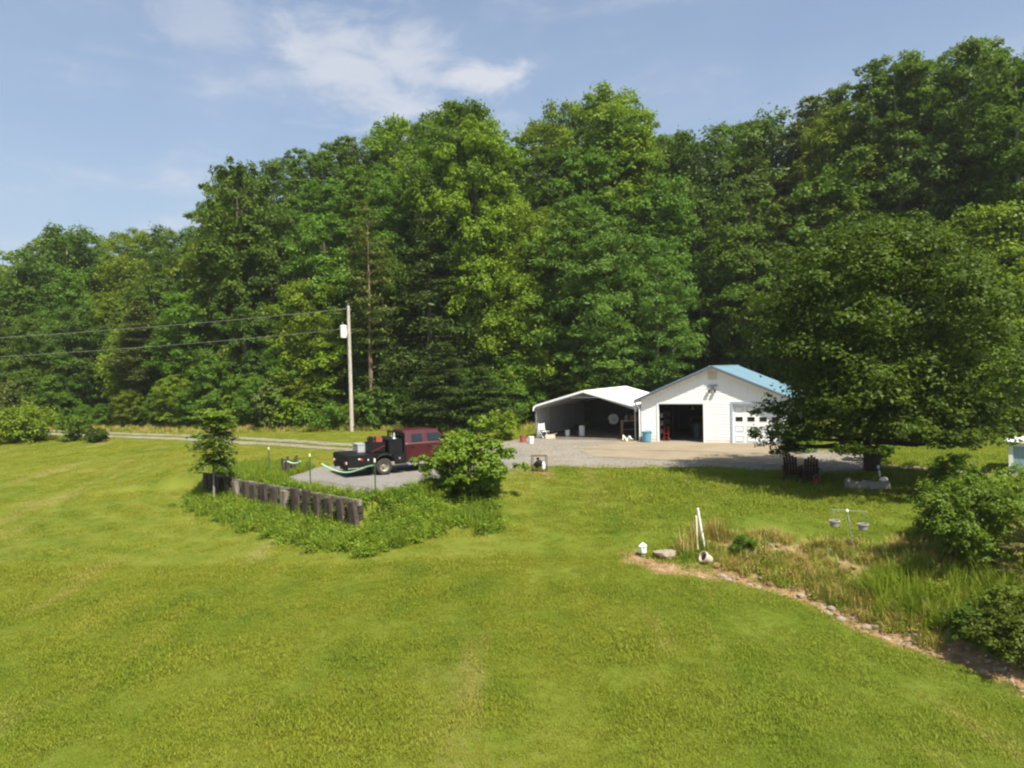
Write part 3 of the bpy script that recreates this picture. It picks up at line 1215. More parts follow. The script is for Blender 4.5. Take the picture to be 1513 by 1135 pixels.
sawhorse()
t = thing('toolbox', 'rust red metal toolbox on the workbench inside the carport', 'toolbox', cl(5.75, 3.4, 1.032))
MB().box((0, 0, .13), (.6, .3, .26)).build('box_body', 'orange', t, bevel=.012)
MB().prism([(-.3, .262), (.3, .262), (.3, .31), (.22, .36), (-.22, .36), (-.3, .31)], -.15, .15).build('box_lid', 'orange', t)
MB().tube([(-.12, 0, .355), (-.12, 0, .42), (.12, 0, .42), (.12, 0, .355)], .012, 6).build('handle', 'black_paint', t)
t = thing('jug', 'pale green jug on the workbench inside the carport left of the toolbox', 'jug', cl(5.2, 3.35, 1.032))
MB().lathe([(.12, 0), (.13, .02), (.13, .25), (.04, .34), (.04, .38)], n=14).build('jug_body', 'post_grey', t)
MB().lathe([(.045, .38), (.045, .41), (.02, .42)], n=10).build('jug_cap', 'red', t)

# things by the garage's left corner
bn = thing('blue_bin', 'teal blue plastic bin standing against the garage left of the open bay', 'bin', gl(.42, -.36, .045))
MB().lathe([(.22, 0), (.24, .03), (.28, .58), (.31, .59), (.31, .64), (.27, .64), (.23, .06)], n=20).build('bin_body', 'blue_bin', bn)
for sx in (-1, 1):
    MB().tube([(sx * .29, -.08, .5), (sx * .35, -.06, .52), (sx * .35, .06, .52), (sx * .29, .08, .5)], .015, 6).build('handle', 'blue_bin', bn)
sc = thing('scrap_pile', 'small heap of pale offcuts at the foot of the right carport leg', 'scrap', gl(-.85, -.15, .05))
random.seed(11)
for k in range(9):
    a = random.uniform(0, PI)
    c0 = Vector((random.uniform(-.35, .35), random.uniform(-.2, .2), .03 + .05 * (k % 3)))
    d0 = Vector((math.cos(a) * .25, math.sin(a) * .2, random.uniform(0, .2)))
    MB().bar(c0 - d0 * .6 + Vector((0, 0, .06)), c0 + d0 + Vector((0, 0, .04)), .07, .03).build('offcut', random.choice(['cream', 'plastic_white', 'raw_wood', 'post_grey']), sc)

# inside the open bay


def floor_jack():
    j = thing('red_hand_truck', 'red two-wheeled hand truck just inside the left jamb of the open garage bay', 'hand truck', gl(1.38, .55, .045), R(-30))
    j.scale = (.72, .72, .72)
    for x in (-.2, .2):
        MB().tube([(x, 0, .12), (x, .1, 1.15), (x * .7, .16, 1.25)], .022, 8).build('side_rail', 'red', j)
        w = MB().lathe([(.05, -.04), (.12, -.045), (.125, 0), (.12, .045), (.05, .04)], (x * 1.25, .09, .127), 16, 'X').build('wheel', 'rubber', j)
        MB().lathe([(.05, -.046), (.06, 0), (.05, .046)], (x * 1.25, .09, .127), 10, 'X').build('rim', 'red', w)
    for z in (.3, .6, .9):
        MB().tube([(-.2, z * .09, z), (.2, z * .09, z)], .018, 6).build('cross_bar', 'red', j)
    MB().box((0, -.11, .02), (.42, .24, .02)).build('toe_plate', 'red', j)


floor_jack()
sh = thing('shelf_rack', 'dark steel shelf rack of tools along the left wall inside the open garage', 'shelf', gl(.75, 3.0, .045))
for y in (-1.2, 0, 1.2):
    for x in (-.25, .25):
        MB().box((x, y, 1.0), (.04, .04, 2.0)).build('upright', 'red_dark', sh)
for z in (.3, .8, 1.3, 1.8):
    MB().box((0, 0, z), (.5, 2.4, .03)).build('shelf', 'red_dark', sh)
random.seed(5)
lab = ['white tin on the %s shelf of the garage rack', 'grey carton on the %s shelf of the garage rack', 'red can on the %s shelf of the garage rack', 'brown box on the %s shelf of the garage rack']
for zi, (z, nm) in enumerate(((.3, 'lowest'), (.8, 'second lowest'), (1.3, 'second highest'))):
    for k in range(4):
        p = gl(.75, 2.05 + .55 * k, .045 + z + .017)
        if k in (0, 2):
            o = thing('tin', lab[k] % nm, 'tin', p)
            MB().lathe([(.1, 0), (.1, .24), (.09, .25)], n=14).build('can_body', 'plastic_white' if k == 0 else 'red', o)
            MB().lathe([(.095, .251), (.095, .262), (.06, .262)], n=14).build('can_lid', 'grey_metal', o)
        else:
            o = thing('carton', lab[k] % nm, 'box', p)
            MB().box((0, 0, .13), (.3, .3, .26)).build('box_body', 'trim_grey' if k == 1 else 'raw_wood', o)
            for sx in (-1, 1):
                MB().box((sx * .076, 0, .266), (.148, .3, .008)).build('flap', 'raw_wood', o)
hl = thing('hanging_work_lamp', 'small pale work lamp hanging from the garage ceiling, unlit', 'lamp', gl(2.3, 4.2, 1.75))
MB().lathe([(.03, .22), (.06, .16), (.17, .02), (.17, 0), (.15, 0)], n=16).build('shade', 'cream', hl)
MB().tube([(0, 0, .2), (0, 0, .83)], .01, 5).build('cord', 'black_paint', hl)
bd = thing('steel_barrel', 'dull grey steel barrel inside the open garage bay', 'barrel', gl(2.75, 3.4, .045))
MB().lathe([(.28, 0), (.29, .03), (.28, .28), (.295, .3), (.28, .32), (.28, .58), (.295, .6), (.28, .62), (.29, .87), (.27, .88)], n=20).build('barrel_body', 'trim_grey', bd)
MB().lathe([(.26, .882), (.26, .86), (.05, .862)], n=20).build('barrel_lid', 'grey_metal', bd)
bb = thing('garage_bench', 'long dark bench against the rear wall inside the open garage', 'workbench', gl(2.6, 8.9, .045))
MB().box((0, 0, .88), (3.0, .7, .06)).build('bench_top', 'raw_wood', bb)
for x in (-1.4, 0, 1.4):
    MB().box((x, -.28, .425), (.08, .08, .85)).build('leg', 'raw_wood', bb)
    MB().box((x, .28, .425), (.08, .08, .85)).build('leg', 'raw_wood', bb)


# ------------------------------------------------------------------ truck
TK = .95


def build_truck():
    th = R(30)
    rear = onz(567, 701, .05)
    f = Vector((math.cos(th), math.sin(th), 0))
    lft = Vector((-math.sin(th), math.cos(th), 0))
    org = rear - f * 1.72 * TK + lft * 0.98 * TK       # origin: middle of the bed's rear edge, on the ground
    org.z = 0.036
    Tk = thing('flatbed_truck', 'maroon crew-cab pickup truck with a black steel flatbed parked on the gravel pad', 'truck', org, th)
    Tk.scale = (TK, TK, TK)
    # flatbed: deck, skirts with lights, rear face
    MB().box((1.40, 0, .985), (2.80, 2.36, .05)).build('bed_deck', 'black_paint', Tk, bevel=.008)
    for sy in (-1, 1):
        sk = MB()
        sk.prism([(.0, .46), (1.18, .46), (1.26, .90), (1.50, .955), (1.94, .955), (2.18, .90), (2.26, .46), (2.80, .46), (2.80, .958), (0, .958)], sy * 1.10 - .07, sy * 1.10 + .07)
        s = sk.build('bed_skirt', 'black_paint', Tk)
        fl = MB()
        for a in np.linspace(0.12, PI - .12, 9):
            pass
        pts = [(1.72 + .56 * math.cos(a), sy * 1.185, .42 + .54 * math.sin(a)) for a in np.linspace(PI * .93, PI * .07, 12)]
        fl.tube(pts, .028, 6)
        fl.build('fender_trim', 'black_paint', s)
        MB().lathe([(.06, 0), (.06, .03), (.04, .035)], (.62, sy * 1.175, .80), 12, 'Y').build('marker_light', 'lamp_red', s)
        MB().box((.50, sy * 1.178, .84), (.10, .02, .05)).build('reflector', 'lamp_white', s)
        MB().box((.92, sy * 1.178, .78), (.05, .02, .07)).build('latch', 'lamp_white', s)
        MB().box((1.22, sy * 1.178, .72), (.07, .02, .2)).build('reflector', 'lamp_white', s)
        MB().lathe([(.05, 0), (.05, .03), (.03, .035)], (2.46, sy * 1.175, .74), 12, 'Y').build('fuel_cap', 'grey_metal', s)
        MB().box((.62, sy * 1.176, .62), (.72, .012, .30)).build('side_box_door', 'black_paint', s)
    rf = MB()
    rf.box((-.01, 0, .72), (.06, 2.30, .50))
    rr = rf.build('rear_panel', 'black_paint', Tk)
    for sy in (-1, 1):
        for k in range(2):
            MB().lathe([(.07, 0), (.07, -.025), (.05, -.03)], (-.042, sy * (.98 - .2 * k), .66), 14, 'X').build('tail_light', 'lamp_red' if k else 'lamp_white', rr)
    MB().box((-.02, 0, .40), (.10, 1.9, .12)).build('rear_bumper', 'black_paint', Tk)
    MB().box((-.15, 0, .40), (.25, .08, .08)).build('tow_hitch', 'grey_metal', Tk)
    # headache rack behind the cab
    hr = MB()
    for y in (-1.08, 1.08):
        hr.bar((2.74, y, 1.01), (2.74, y, 1.86), .07)
    for z in (1.45, 1.86):
        hr.bar((2.74, -1.08, z), (2.74, 1.08, z), .07)
    for y in np.linspace(-.8, .8, 5):
        hr.bar((2.74, y, 1.45), (2.74, y, 1.86), .035)
    hr.build('headache_rack', 'black_paint', Tk)
    # frame rails
    fr = MB()
    for y in (-.42, .42):
        fr.bar((.1, y, .62), (6.0, y, .62), .1, .2)
    fr.build('chassis', 'black_paint', Tk)
    # cab and hood, lofted along x with a body section that tucks in above the belt line
    def section(x, hw, z0, zb, zr, rw):
        return [(x, -hw * .97, z0), (x, -hw, z0 + .18), (x, -hw, zb - .06), (x, -hw * .97, zb), (x, -rw - .02, zr - .10), (x, -rw * .88, zr), (x, 0, zr + .015), (x, rw * .88, zr), (x, rw + .02, zr - .10), (x, hw * .97, zb), (x, hw, zb - .06), (x, hw, z0 + .18), (x, hw * .97, z0)]
    secs = [section(2.83, .96, .50, 1.39, 1.95, .76), section(2.93, .99, .48, 1.40, 1.98, .78), section(3.9, 1.0, .48, 1.40, 1.99, .79), section(4.60, 1.0, .48, 1.40, 1.96, .78),
            section(5.20, .99, .52, 1.37, 1.44, .80), section(5.4, .98, .55, 1.33, 1.38, .82), section(6.0, .95, .58, 1.22, 1.28, .80), section(6.25, .90, .62, 1.12, 1.18, .74)]
    vs = [p for s in secs for p in s]
    n = len(secs[0])
    fs = []
    for i in range(len(secs) - 1):
        for k in range(n):
            a, b = i * n + k, i * n + (k + 1) % n
            fs.append((a, b, b + n, a + n))
    fs += [tuple(range(n)), tuple(reversed(range((len(secs) - 1) * n, len(secs) * n)))]
    mb = MB()
    mb.add(vs, fs)
    body = mb.build('cab_body', 'maroon', Tk)
    bm = bmesh.new()
    bm.from_mesh(body.data)
    bmesh.ops.bevel(bm, geom=[e for e in bm.edges if e.calc_face_angle(0) > .5], offset=.025, segments=2, affect='EDGES')
    bm.to_mesh(body.data)
    bm.free()
    # door skins, glass, handles on both sides
    def side_pt(x, z, sy, out):
        t = np.clip((z - 1.40) / (1.90 - 1.40), 0, 1)
        hw = (1.0 if z < 1.36 else .97 + (.80 - .97) * t)
        return (x, sy * (hw + out), z)
    for sy in (-1, 1):
        for nm, x0, x1, wx0, wx1 in (('rear_door', 3.06, 3.86, 3.16, 3.72), ('front_door', 3.89, 4.86, 4.00, 4.62)):
            d = MB()
            d.add([side_pt(x0, .62, sy, .012), side_pt(x1, .62, sy, .012), side_pt(x1, 1.34, sy, .012), side_pt(x0, 1.34, sy, .012),
                   side_pt(x0, .62, sy, -.02), side_pt(x1, .62, sy, -.02), side_pt(x1, 1.34, sy, -.02), side_pt(x0, 1.34, sy, -.02)],
                  [(0, 1, 2, 3), (0, 4, 5, 1), (1, 5, 6, 2), (2, 6, 7, 3), (3, 7, 4, 0)])
            dd = d.build(nm, 'maroon', Tk)
            gmb = MB()
            if nm == 'rear_door':
                q = [(wx0, 1.45), (wx1, 1.45), (wx1, 1.80), (wx0 + .05, 1.80)]
            else:
                q = [(wx0, 1.45), (wx1 + .30, 1.45), (wx1 - .04, 1.80), (wx0, 1.80)]
            o_ = [side_pt(x, z, sy, .03) for x, z in q] + [side_pt(x, z, sy, -.01) for x, z in q]
            gmb.add(o_, [(0, 1, 2, 3), (0, 4, 5, 1), (1, 5, 6, 2), (2, 6, 7, 3), (3, 7, 4, 0)])
            gmb.build('side_window', 'glass_dark', dd)
            MB().box((x0 + .14, sy * 1.03, 1.20), (.16, .03, .05)).build('door_handle', 'black_paint', dd)
        mr = MB().box((4.72, sy * 1.16, 1.52), (.12, .22, .28)).build('side_mirror', 'black_paint', Tk, bevel=.03)
        MB().box((3.95, sy * .99, .40), (2.05, .14, .05)).build('running_board', 'grey_metal', Tk)
        MB().box((6.27, sy * .70, .98), (.06, .34, .2)).build('headlight', 'lamp_white', Tk, bevel=.02)
        for x, nm in ((1.72, 'rear_wheel'), (5.35, 'front_wheel')):
            tw = MB().lathe([(.232, -sy * .125), (.34, -sy * .13), (.385, -sy * .10), (.395, 0), (.385, sy * .10), (.34, sy * .13), (.232, sy * .13), (.225, 0)], (x, sy * .98, .395), 28, 'Y').build(nm, 'rubber', Tk)
            MB().lathe([(.01, sy * .09), (.055, sy * .10), (.065, sy * .05), (.13, sy * .02), (.19, sy * .075), (.215, sy * .11), (.235, sy * .134), (.235, -sy * .12)], (x, sy * .98, .395), 20, 'Y').build('rim', 'rim', tw)
            lg = MB()
            for q_ in range(6):
                lg.lathe([(.022, sy * .055), (.022, sy * .062)], (x + .155 * math.cos(q_ * PI / 3), sy * .98, .395 + .155 * math.sin(q_ * PI / 3)), 8, 'Y')
            lg.build('vent_hole', 'black_paint', tw)['kind'] = 'stuff'
        MB().tube([(5.35 + .48 * math.cos(a), sy * 1.0, .40 + .48 * math.sin(a)) for a in np.linspace(0, PI, 12)], .035, 6).build('wheel_arch', 'black_paint', Tk)
        MB().box((1.18, sy * .98, .36), (.02, .3, .42)).build('mud_flap', 'rubber', Tk)
    ws = MB()
    ws.add([(5.20, -.82, 1.47), (5.20, .82, 1.47), (4.66, .68, 1.93), (4.66, -.68, 1.93)], [(0, 1, 2, 3)])
    ws.build('windshield', 'glass_dark', Tk)
    bw = MB()
    bw.box((2.845, 0, 1.64), (.04, 1.25, .38))
    bw.build('rear_window', 'glass_dark', Tk)
    MB().box((6.30, 0, .66), (.16, 1.9, .26)).build('front_bumper', 'grey_metal', Tk, bevel=.03)
    MB().box((6.27, 0, .98), (.05, .95, .28)).build('grille', 'grey_metal', Tk)
    cl_ = MB()
    for y in (-.5, -.25, 0, .25, .5):
        cl_.box((4.1, y, 2.11), (.10, .07, .04))
    # where things stand on the deck
    def on(x, y, z=1.012):
        return org + f * x * TK + lft * y * TK + Vector((0, 0, z * TK))
    return Tk, on, th


TRUCK, on_bed, TRUCK_RZ = build_truck()
t = thing('black_toolbox', 'long black steel toolbox across the flatbed behind the truck cab', 'toolbox', on_bed(2.32, 0), TRUCK_RZ)
MB().box((0, 0, .28), (.68, 2.1, .56)).build('box_body', 'black_paint', t, bevel=.015)
for sy in (-1, 1):
    MB().box((-.01, sy * .525, .588), (.70, 1.04, .05)).build('box_lid', 'black_paint', t, bevel=.01)
    MB().box((-.352, sy * .5, .42), (.02, .12, .06)).build('latch', 'grey_metal', t)
t = thing('fuel_transfer_tank', 'dark steel tank on the flatbed left of the black toolbox', 'tank', on_bed(1.52, -.35), TRUCK_RZ)
MB().box((0, 0, .26), (.72, 1.0, .48)).build('tank_body', 'black_paint', t, bevel=.05)
MB().lathe([(.05, .49), (.05, .56), (.03, .57)], n=10).build('filler_cap', 'red', t)
MB().bar((-.36, -.52, .06), (.34, -.52, .34), .018).build('strap', 'red', t)
t = thing('orange_fuel_can', 'orange-red fuel can on top of the dark tank on the flatbed', 'fuel can', on_bed(1.68, -.5, 1.514), TRUCK_RZ)
t.scale = (.8, .8, .8)
MB().prism([(-.19, 0), (.19, 0), (.19, .2), (.12, .3), (-.19, .3)], -.11, .11).build('can_body', 'orange', t)
MB().tube([(-.14, 0, .30), (-.12, 0, .37), (.06, 0, .37), (.1, 0, .30)], .018, 6).build('handle', 'orange', t)
MB().tube([(.15, 0, .26), (.27, 0, .36)], .02, 6).build('spout', 'black_paint', t)
t = thing('hose_reel', 'green hose wound on a black reel on the rear edge of the dark tank', 'hose reel', on_bed(1.30, -.42, 1.514), TRUCK_RZ)
t.scale = (.75, .75, .75)
MB().lathe([(.06, -.12), (.14, -.12), (.15, 0), (.14, .12), (.06, .12)], (0, 0, .18), 16, 'Y').build('hose_coil', 'steel_green', t)
for y in (-.13, .13):
    MB().lathe([(.18, -.01), (.18, .01), (.03, .01)], (0, y, .18), 16, 'Y').build('reel_disc', 'black_paint', t)
MB().box((0, 0, .012), (.26, .34, .024)).build('reel_foot', 'black_paint', t)
t = thing('aluminium_chest', 'bright aluminium chest on the flatbed near its rear', 'toolbox', on_bed(1.02, .35), TRUCK_RZ)
MB().box((0, 0, .17), (.42, .8, .34)).build('chest_body', 'alu', t, bevel=.01)
MB().box((0, 0, .372), (.45, .83, .055)).build('chest_lid', 'alu', t, bevel=.01)
MB().box((-.22, 0, .30), (.02, .1, .08)).build('latch', 'black_paint', t)
t = thing('chrome_jack', 'small shiny jack on the headache rack shelf behind the cab', 'jack', on_bed(2.36, -.75, 1.625), TRUCK_RZ)
MB().lathe([(.10, 0), (.10, .03), (.05, .05), (.05, .22), (.03, .24), (.03, .30)], n=12).build('jack_body', 'alu', t)
MB().tube([(0, 0, .1), (-.2, -.05, .14)], .012, 6).build('jack_handle', 'alu', t)


for o_ in COL.objects:
    if o_.parent is None and o_.type == 'EMPTY' and (o_.location - TRUCK.location).length < 3.2 and o_ is not TRUCK:
        o_.scale = o_.scale * TK          # the load, built to the same measure as the bed

# ------------------------------------------------------------------ retaining wall, posts, cord
def build_retaining_wall():
    a, b = Vector((W0.x, W0.y, 0)), Vector((W1.x, W1.y, 0))
    d = (b - a)
    L_ = d.length
    d.normalize()
    rz = math.atan2(d.y, d.x)
    out = Vector((d.y, -d.x, 0))        # toward the lawn
    base = a + out * .12
    Wl = thing('retaining_wall', 'low dark timber retaining wall of upright ties and long beams holding up the gravel pad', 'retaining wall', (base.x, base.y, 0), rz)
    rnd = random.Random(8)
    # long horizontal beams: three courses of staggered lengths
    for c in range(4):
        x = -.1 - (c % 2) * .9
        while x < L_ + .1:
            x1 = min(x + rnd.uniform(2.2, 2.7), L_ + .15)
            s0, s1 = max(x, -.1), x1
            if s1 - s0 > .2:
                z = .02 - c * .245 + rnd.uniform(-.012, .012)
                mb = MB().box(((s0 + s1) / 2, rnd.uniform(-.02, .02), z), (s1 - s0 - .02, .20, .225))
                mb.build('beam', 'rail_wood' if c == 0 else 'tie_wood', Wl, bevel=.018)
            x = x1
    xs = [0, .5, 1.2, 1.95, 2.7, 3.5, 4.2, 5.0, 5.75, 6.5, 7.3, 8.05, 8.8, 9.55, 10.3, 11.0]
    xs = [x for x in xs if x < L_ - .35] + [L_]
    for i, x in enumerate(xs):
        if x > L_ + .01:
            continue
        tilt = Matrix.Rotation(rnd.uniform(-.10, .10), 3, 'Y') @ Matrix.Rotation(rnd.uniform(-.03, .06), 3, 'X')
        h = rnd.uniform(1.05, 1.25) if i > 1 else 1.42
        top = (.15 if i > 1 else .26) + rnd.uniform(-.10, .08)
        if i >= len(xs) - 2:
            tilt = Matrix.Rotation(-.20 + .1 * (i == len(xs) - 2), 3, 'Y')
        MB().box((x, -.22, top - h / 2), ((rnd.uniform(.22, .42) if i > 1 else .36), .20, h), tilt).build('upright_tie', 'rail_wood' if i in (4, 9) else 'tie_wood', Wl, bevel=.02)


build_retaining_wall()


def t_post(label, px, py_base, py_top):
    p = g(px, py_base)
    q = at(px - 1, py_top, p.y)
    h = max(q.z - p.z, .8)
    o = thing('steel_post', label, 'post', p, random.random())
    st = MB()
    st.box((0, 0, h / 2 - .1), (.045, .010, h + .2))
    st.box((0, .022, h / 2 - .1), (.010, .034, h + .2))
    st.build('shaft', 'steel_green', o)
    for k in range(6):
        MB().box((0, -.012, .25 + k * (h - .35) / 6), (.028, .014, .03)).build('stud', 'steel_green', o)
    MB().lathe([(.024, h - .06), (.03, h - .04), (.03, h + .04), (.01, h + .07)], n=10).build('plastic_cap', 'cap', o)
    return o, p, h


tp = [t_post('green steel post with a pale cap, farthest left and behind the retaining wall', 398, 701, 663),
      t_post('green steel post with a pale cap between the retaining wall and the pad', 459, 727, 673),
      t_post('green steel post with a pale cap standing in front of the truck rear wheel', 555, 728, 681)]


def stump_things():
    p = g(427, 700)
    s = thing('upright_stump', 'dark burnt stump with jagged top behind the retaining wall', 'stump', p, .3)
    rnd = random.Random(2)
    for k in range(7):
        a = k * .9
        x, y = .2 * math.cos(a), .16 * math.sin(a)
        h = rnd.uniform(.45, .85)
        MB().tube([(x, y, -.1), (x * 1.2, y * 1.1, h * .5), (x * 1.5 + rnd.uniform(-.08, .08), y, h)], [.13, .11, .05], 7).build('splinter', 'tie_wood', s)
    return p


SP = stump_things()


def cord(label, pts, r=.02):
    mb = MB()
    P = [Vector(p) for p in pts]
    dense = []
    for i in range(len(P) - 1):
        p0, p1, p2, p3 = P[max(i - 1, 0)], P[i], P[i + 1], P[min(i + 2, len(P) - 1)]
        for k in range(6):
            t_ = k / 6
            dense.append(.5 * ((2 * p1) + (p2 - p0) * t_ + (2 * p0 - 5 * p1 + 4 * p2 - p3) * t_ ** 2 + (3 * p1 - p0 - 3 * p2 + p3) * t_ ** 3))
    dense.append(P[-1])
    mb.tube(dense, r, 6)
    return tag(mb.build('rope', 'lime', smooth=True), label, 'rope')


yb = tp[1][1].y
cord('short pale green rope draped over the burnt stump', [at(419, 683, SP.y - .15), at(424, 682, SP.y - .2), at(432, 684.5, SP.y - .3), at(440, 684, SP.y - .4), at(444, 681.5, SP.y - .5)], .033)
cord('long pale green rope sagging between the steel posts in front of the truck', [at(475, 685.5, yb + 2.2), at(483, 690, yb + 1.9), at(494, 695, yb + 1.5), at(507, 698, yb + 1.1), at(519, 697.5, yb + .8), at(532, 693.5, yb + .5), at(543, 689.5, yb + .2), at(554, 687.5, tp[2][1].y + .02)], .03)

# ------------------------------------------------------------------ utility pole and wires
UP = at(520, 634, 53.5)
UP.z = Tz(UP.x, UP.y)


def build_pole():
    top = at(514.5, 452, 53.5)
    h = top.z - UP.z
    o = thing('utility_pole', 'tall weathered wooden utility pole with a grey transformer at the wood edge', 'utility pole', UP)
    dx = top.x - UP.x
    MB().tube([(0, 0, -.3), (dx * .5, 0, h * .5), (dx, 0, h)], [.155, .135, .11], 12).build('pole_shaft', 'pole_wood', o, smooth=False)
    z = at(511, 490, 53.5).z - UP.z
    tr = MB().lathe([(.16, -.48), (.22, -.46), (.23, -.40), (.23, .36), (.235, .37), (.235, .42), (.2, .46), (.05, .49)], (dx * .8 - .40, -.05, z), 18).build('transformer', 'plastic_white', o)
    MB().lathe([(.05, .47), (.07, .52), (.04, .56), (.07, .60), (.04, .64), (.02, .72)], (dx * .8 - .44, -.08, z), 10).build('bushing', 'trim_grey', tr)
    MB().box((dx * .8 - .13, -.02, z), (.16, .08, .5)).build('mount_bracket', 'grey_metal', o)
    MB().lathe([(.04, 0), (.06, .05), (.035, .1), (.06, .15), (.02, .2)], (dx, 0, h), 10).build('top_insulator', 'trim_grey', o)
    MB().tube([(dx, -.1, h - .1), (dx - .3, -.15, h - .9), (dx * .8 - .44, -.1, z + .72)], .014, 5).build('jumper_wire', 'black_paint', o)
    MB().lathe([(.05, 0), (.06, .06), (.03, .1)], (dx * .86 - .16, -.05, at(507, 486, 53.5).z - UP.z + .1), 10).build('neutral_bracket', 'grey_metal', o)
    return top


PT = build_pole()


def wire(label, a, b, c, r):
    # parabola through a (pole), b (mid) and c (beyond the frame)
    pts = []
    for t_ in np.linspace(0, 1, 40):
        pts.append(tuple(a * (2 * (t_ - .5) * (t_ - 1)) + b * (-4 * t_ * (t_ - 1)) + c * (2 * t_ * (t_ - .5))))
    return tag(MB().tube(pts, r, 6).build('power_line', 'wire', smooth=True), label, 'power line')


wire('upper power line running left from the top of the utility pole', at(514, 456, 53.5), at(200, 485, 56.5), at(-160, 509, 60), .017)
wire('lower power line running left from the side of the utility pole', at(509, 486, 53.4), at(200, 514, 56.4), at(-160, 536, 59.8), .015)

# ------------------------------------------------------------------ plants
def rand_dirs(r, n, zmin=-1.0):
    z = r.uniform(zmin, 1, n)
    a = r.uniform(0, 2 * PI, n)
    s = np.sqrt(1 - z * z)
    return np.stack([s * np.cos(a), s * np.sin(a), z], 1)


def leaves(P, Nn, size, r, aspect=.55, fold=.0):
    """one lozenge face per leaf at P facing Nn"""
    n = len(P)
    Nn = Nn / (np.linalg.norm(Nn, axis=1, keepdims=True) + 1e-9)
    rnd = r.normal(size=(n, 3))
    u = np.cross(Nn, rnd)
    u /= (np.linalg.norm(u, axis=1, keepdims=True) + 1e-9)
    v = np.cross(Nn, u)
    s = (size * r.uniform(.6, 1.35, n))[:, None]
    a = P + u * s * .5
    b = P + v * s * .5 * aspect + Nn * s * fold
    c = P - u * s * .5
    d = P - v * s * .5 * aspect + Nn * s * fold
    V = np.stack([a, b, c, d], 1).reshape(-1, 3)
    Fq = np.arange(4 * n).reshape(n, 4)
    return V, Fq


def lobe_leaves(r, C, Rad, n, size, squash=.7, zmin=-.55, upb=.55, aspect=.55, sub=8):
    """leaf faces in twig clusters scattered over the shell of each bough"""
    k = len(C)
    d0 = rand_dirs(r, k * sub, -.45)
    own = np.repeat(np.arange(k), sub)
    sq = np.array([1, 1, squash])
    SC = C[own] + d0 * (Rad[own] * r.uniform(.55, 1.05, k * sub))[:, None] * sq
    SR = Rad[own] * r.uniform(.20, .50, k * sub)
    wgt = SR ** 2 * r.uniform(.5, 1.5, len(SR))
    idx = r.choice(len(SC), n, p=wgt / wgt.sum())
    d = rand_dirs(r, n, zmin)
    stray = np.where(r.uniform(0, 1, n) < .14, r.uniform(1.0, 1.7, n), 1.0 - np.abs(r.normal(0, .30, n)))
    P = SC[idx] + d * (SR[idx] * stray)[:, None] * np.array([1, 1, .5 + .5 * squash])
    Nn = d * .42 + d0[idx] * .30 + np.array([0, 0, upb]) + r.normal(0, .40, (n, 3))
    return leaves(P, Nn, size, r, aspect)


def make_crown(seed, h, rad, z0, n_lobes, n_leaf, size, shape='oval', squash=.7, lobe=(.26, .42), aspect=.6):
    r = np.random.RandomState(seed)
    C, Rd = [], []
    for i in range(n_lobes):
        t = (i + r.uniform(0, 1)) / n_lobes
        if shape == 'oval':
            p = math.sin(PI * (t * .86 + .1)) ** .8
        elif shape == 'round':
            p = math.sqrt(max(1 - (2 * t * .95 - .95) ** 2, .02))
        elif shape == 'cone':
            p = (1 - t) ** .8 * .95 + .08
        else:                        # 'vase' : broad above
            p = .35 + .75 * math.sin(PI * min(t * .9 + .12, 1)) * (.5 + .5 * t)
        a = i * 2.39996 + r.uniform(-.5, .5)
        q = rad * p * r.uniform(.35, .86)
        lr = rad * r.uniform(*lobe) * (.65 + .45 * p)
        C.append((q * math.cos(a), q * math.sin(a), z0 + (h - z0) * (.06 + .90 * t)))
        Rd.append(lr)
    C, Rd = np.array(C), np.array(Rd)
    V, Fq = lobe_leaves(r, C, Rd, n_leaf, size, squash, aspect=aspect)
    return V, Fq, C


def trunk_mesh(seed, h, r0, z0, C, n_limb=9, lean=.0, name='trunk', mat='bark', top=.93):
    r = np.random.RandomState(seed + 77)
    mb = MB()
    ph = r.uniform(0, 6)
    pts, rs = [], []
    for t_ in np.linspace(0, 1, 9):
        z = t_ * h * top
        w = .012 * h * math.sin(3 * t_ + ph)
        pts.append(Vector((w + lean * t_ * h, w * .6, z - (.25 if t_ == 0 else 0))))
        rs.append(r0 * ((1 - t_) ** .8 * .95 + .06) * (1.35 if t_ == 0 else 1))
    mb.tube(pts, rs, 9)
    order = r.permutation(len(C))[:n_limb]
    for i in order:
        c = Vector(C[i])
        zb = max(min(c.z - .22 * h * r.uniform(.3, .9), h * .85), z0 * .75)
        t_ = zb / (h * top)
        k = min(int(t_ * 8), 7)
        f = t_ * 8 - k
        s = pts[k].lerp(pts[k + 1], f)
        mid = s.lerp(c, .5) + Vector((0, 0, -.04 * h * .3))
        rr = max(rs[k] * .45, .025)
        mb.tube([s, mid, c], [rr, rr * .6, .012], 6)
    return mb.mesh(name, mat)


def plant(name, label, cat, loc, crown_me, trunk_me, rz=0, scale=(1, 1, 1), group=None, crown_name='crown', trunk_name='trunk'):
    o = thing(name, label, cat, loc, rz, group)
    o.scale = scale
    if trunk_me:
        link(trunk_name, trunk_me, o)
    link(crown_name, crown_me, o)
    return o


# prototypes of forest trees, about 16 m tall
PROTO = {}


def proto(key, seed, h, rad, z0, nl, n, size, shape, leaf, bark, r0, **kw):
    V, Fq, C = make_crown(seed, h, rad, z0, nl, n, size, shape, **kw)
    cm = np_mesh('crown', V, Fq, leaf)
    tm = trunk_mesh(seed, h, r0, z0, C, mat=bark)
    PROTO[key] = (cm, tm, h)


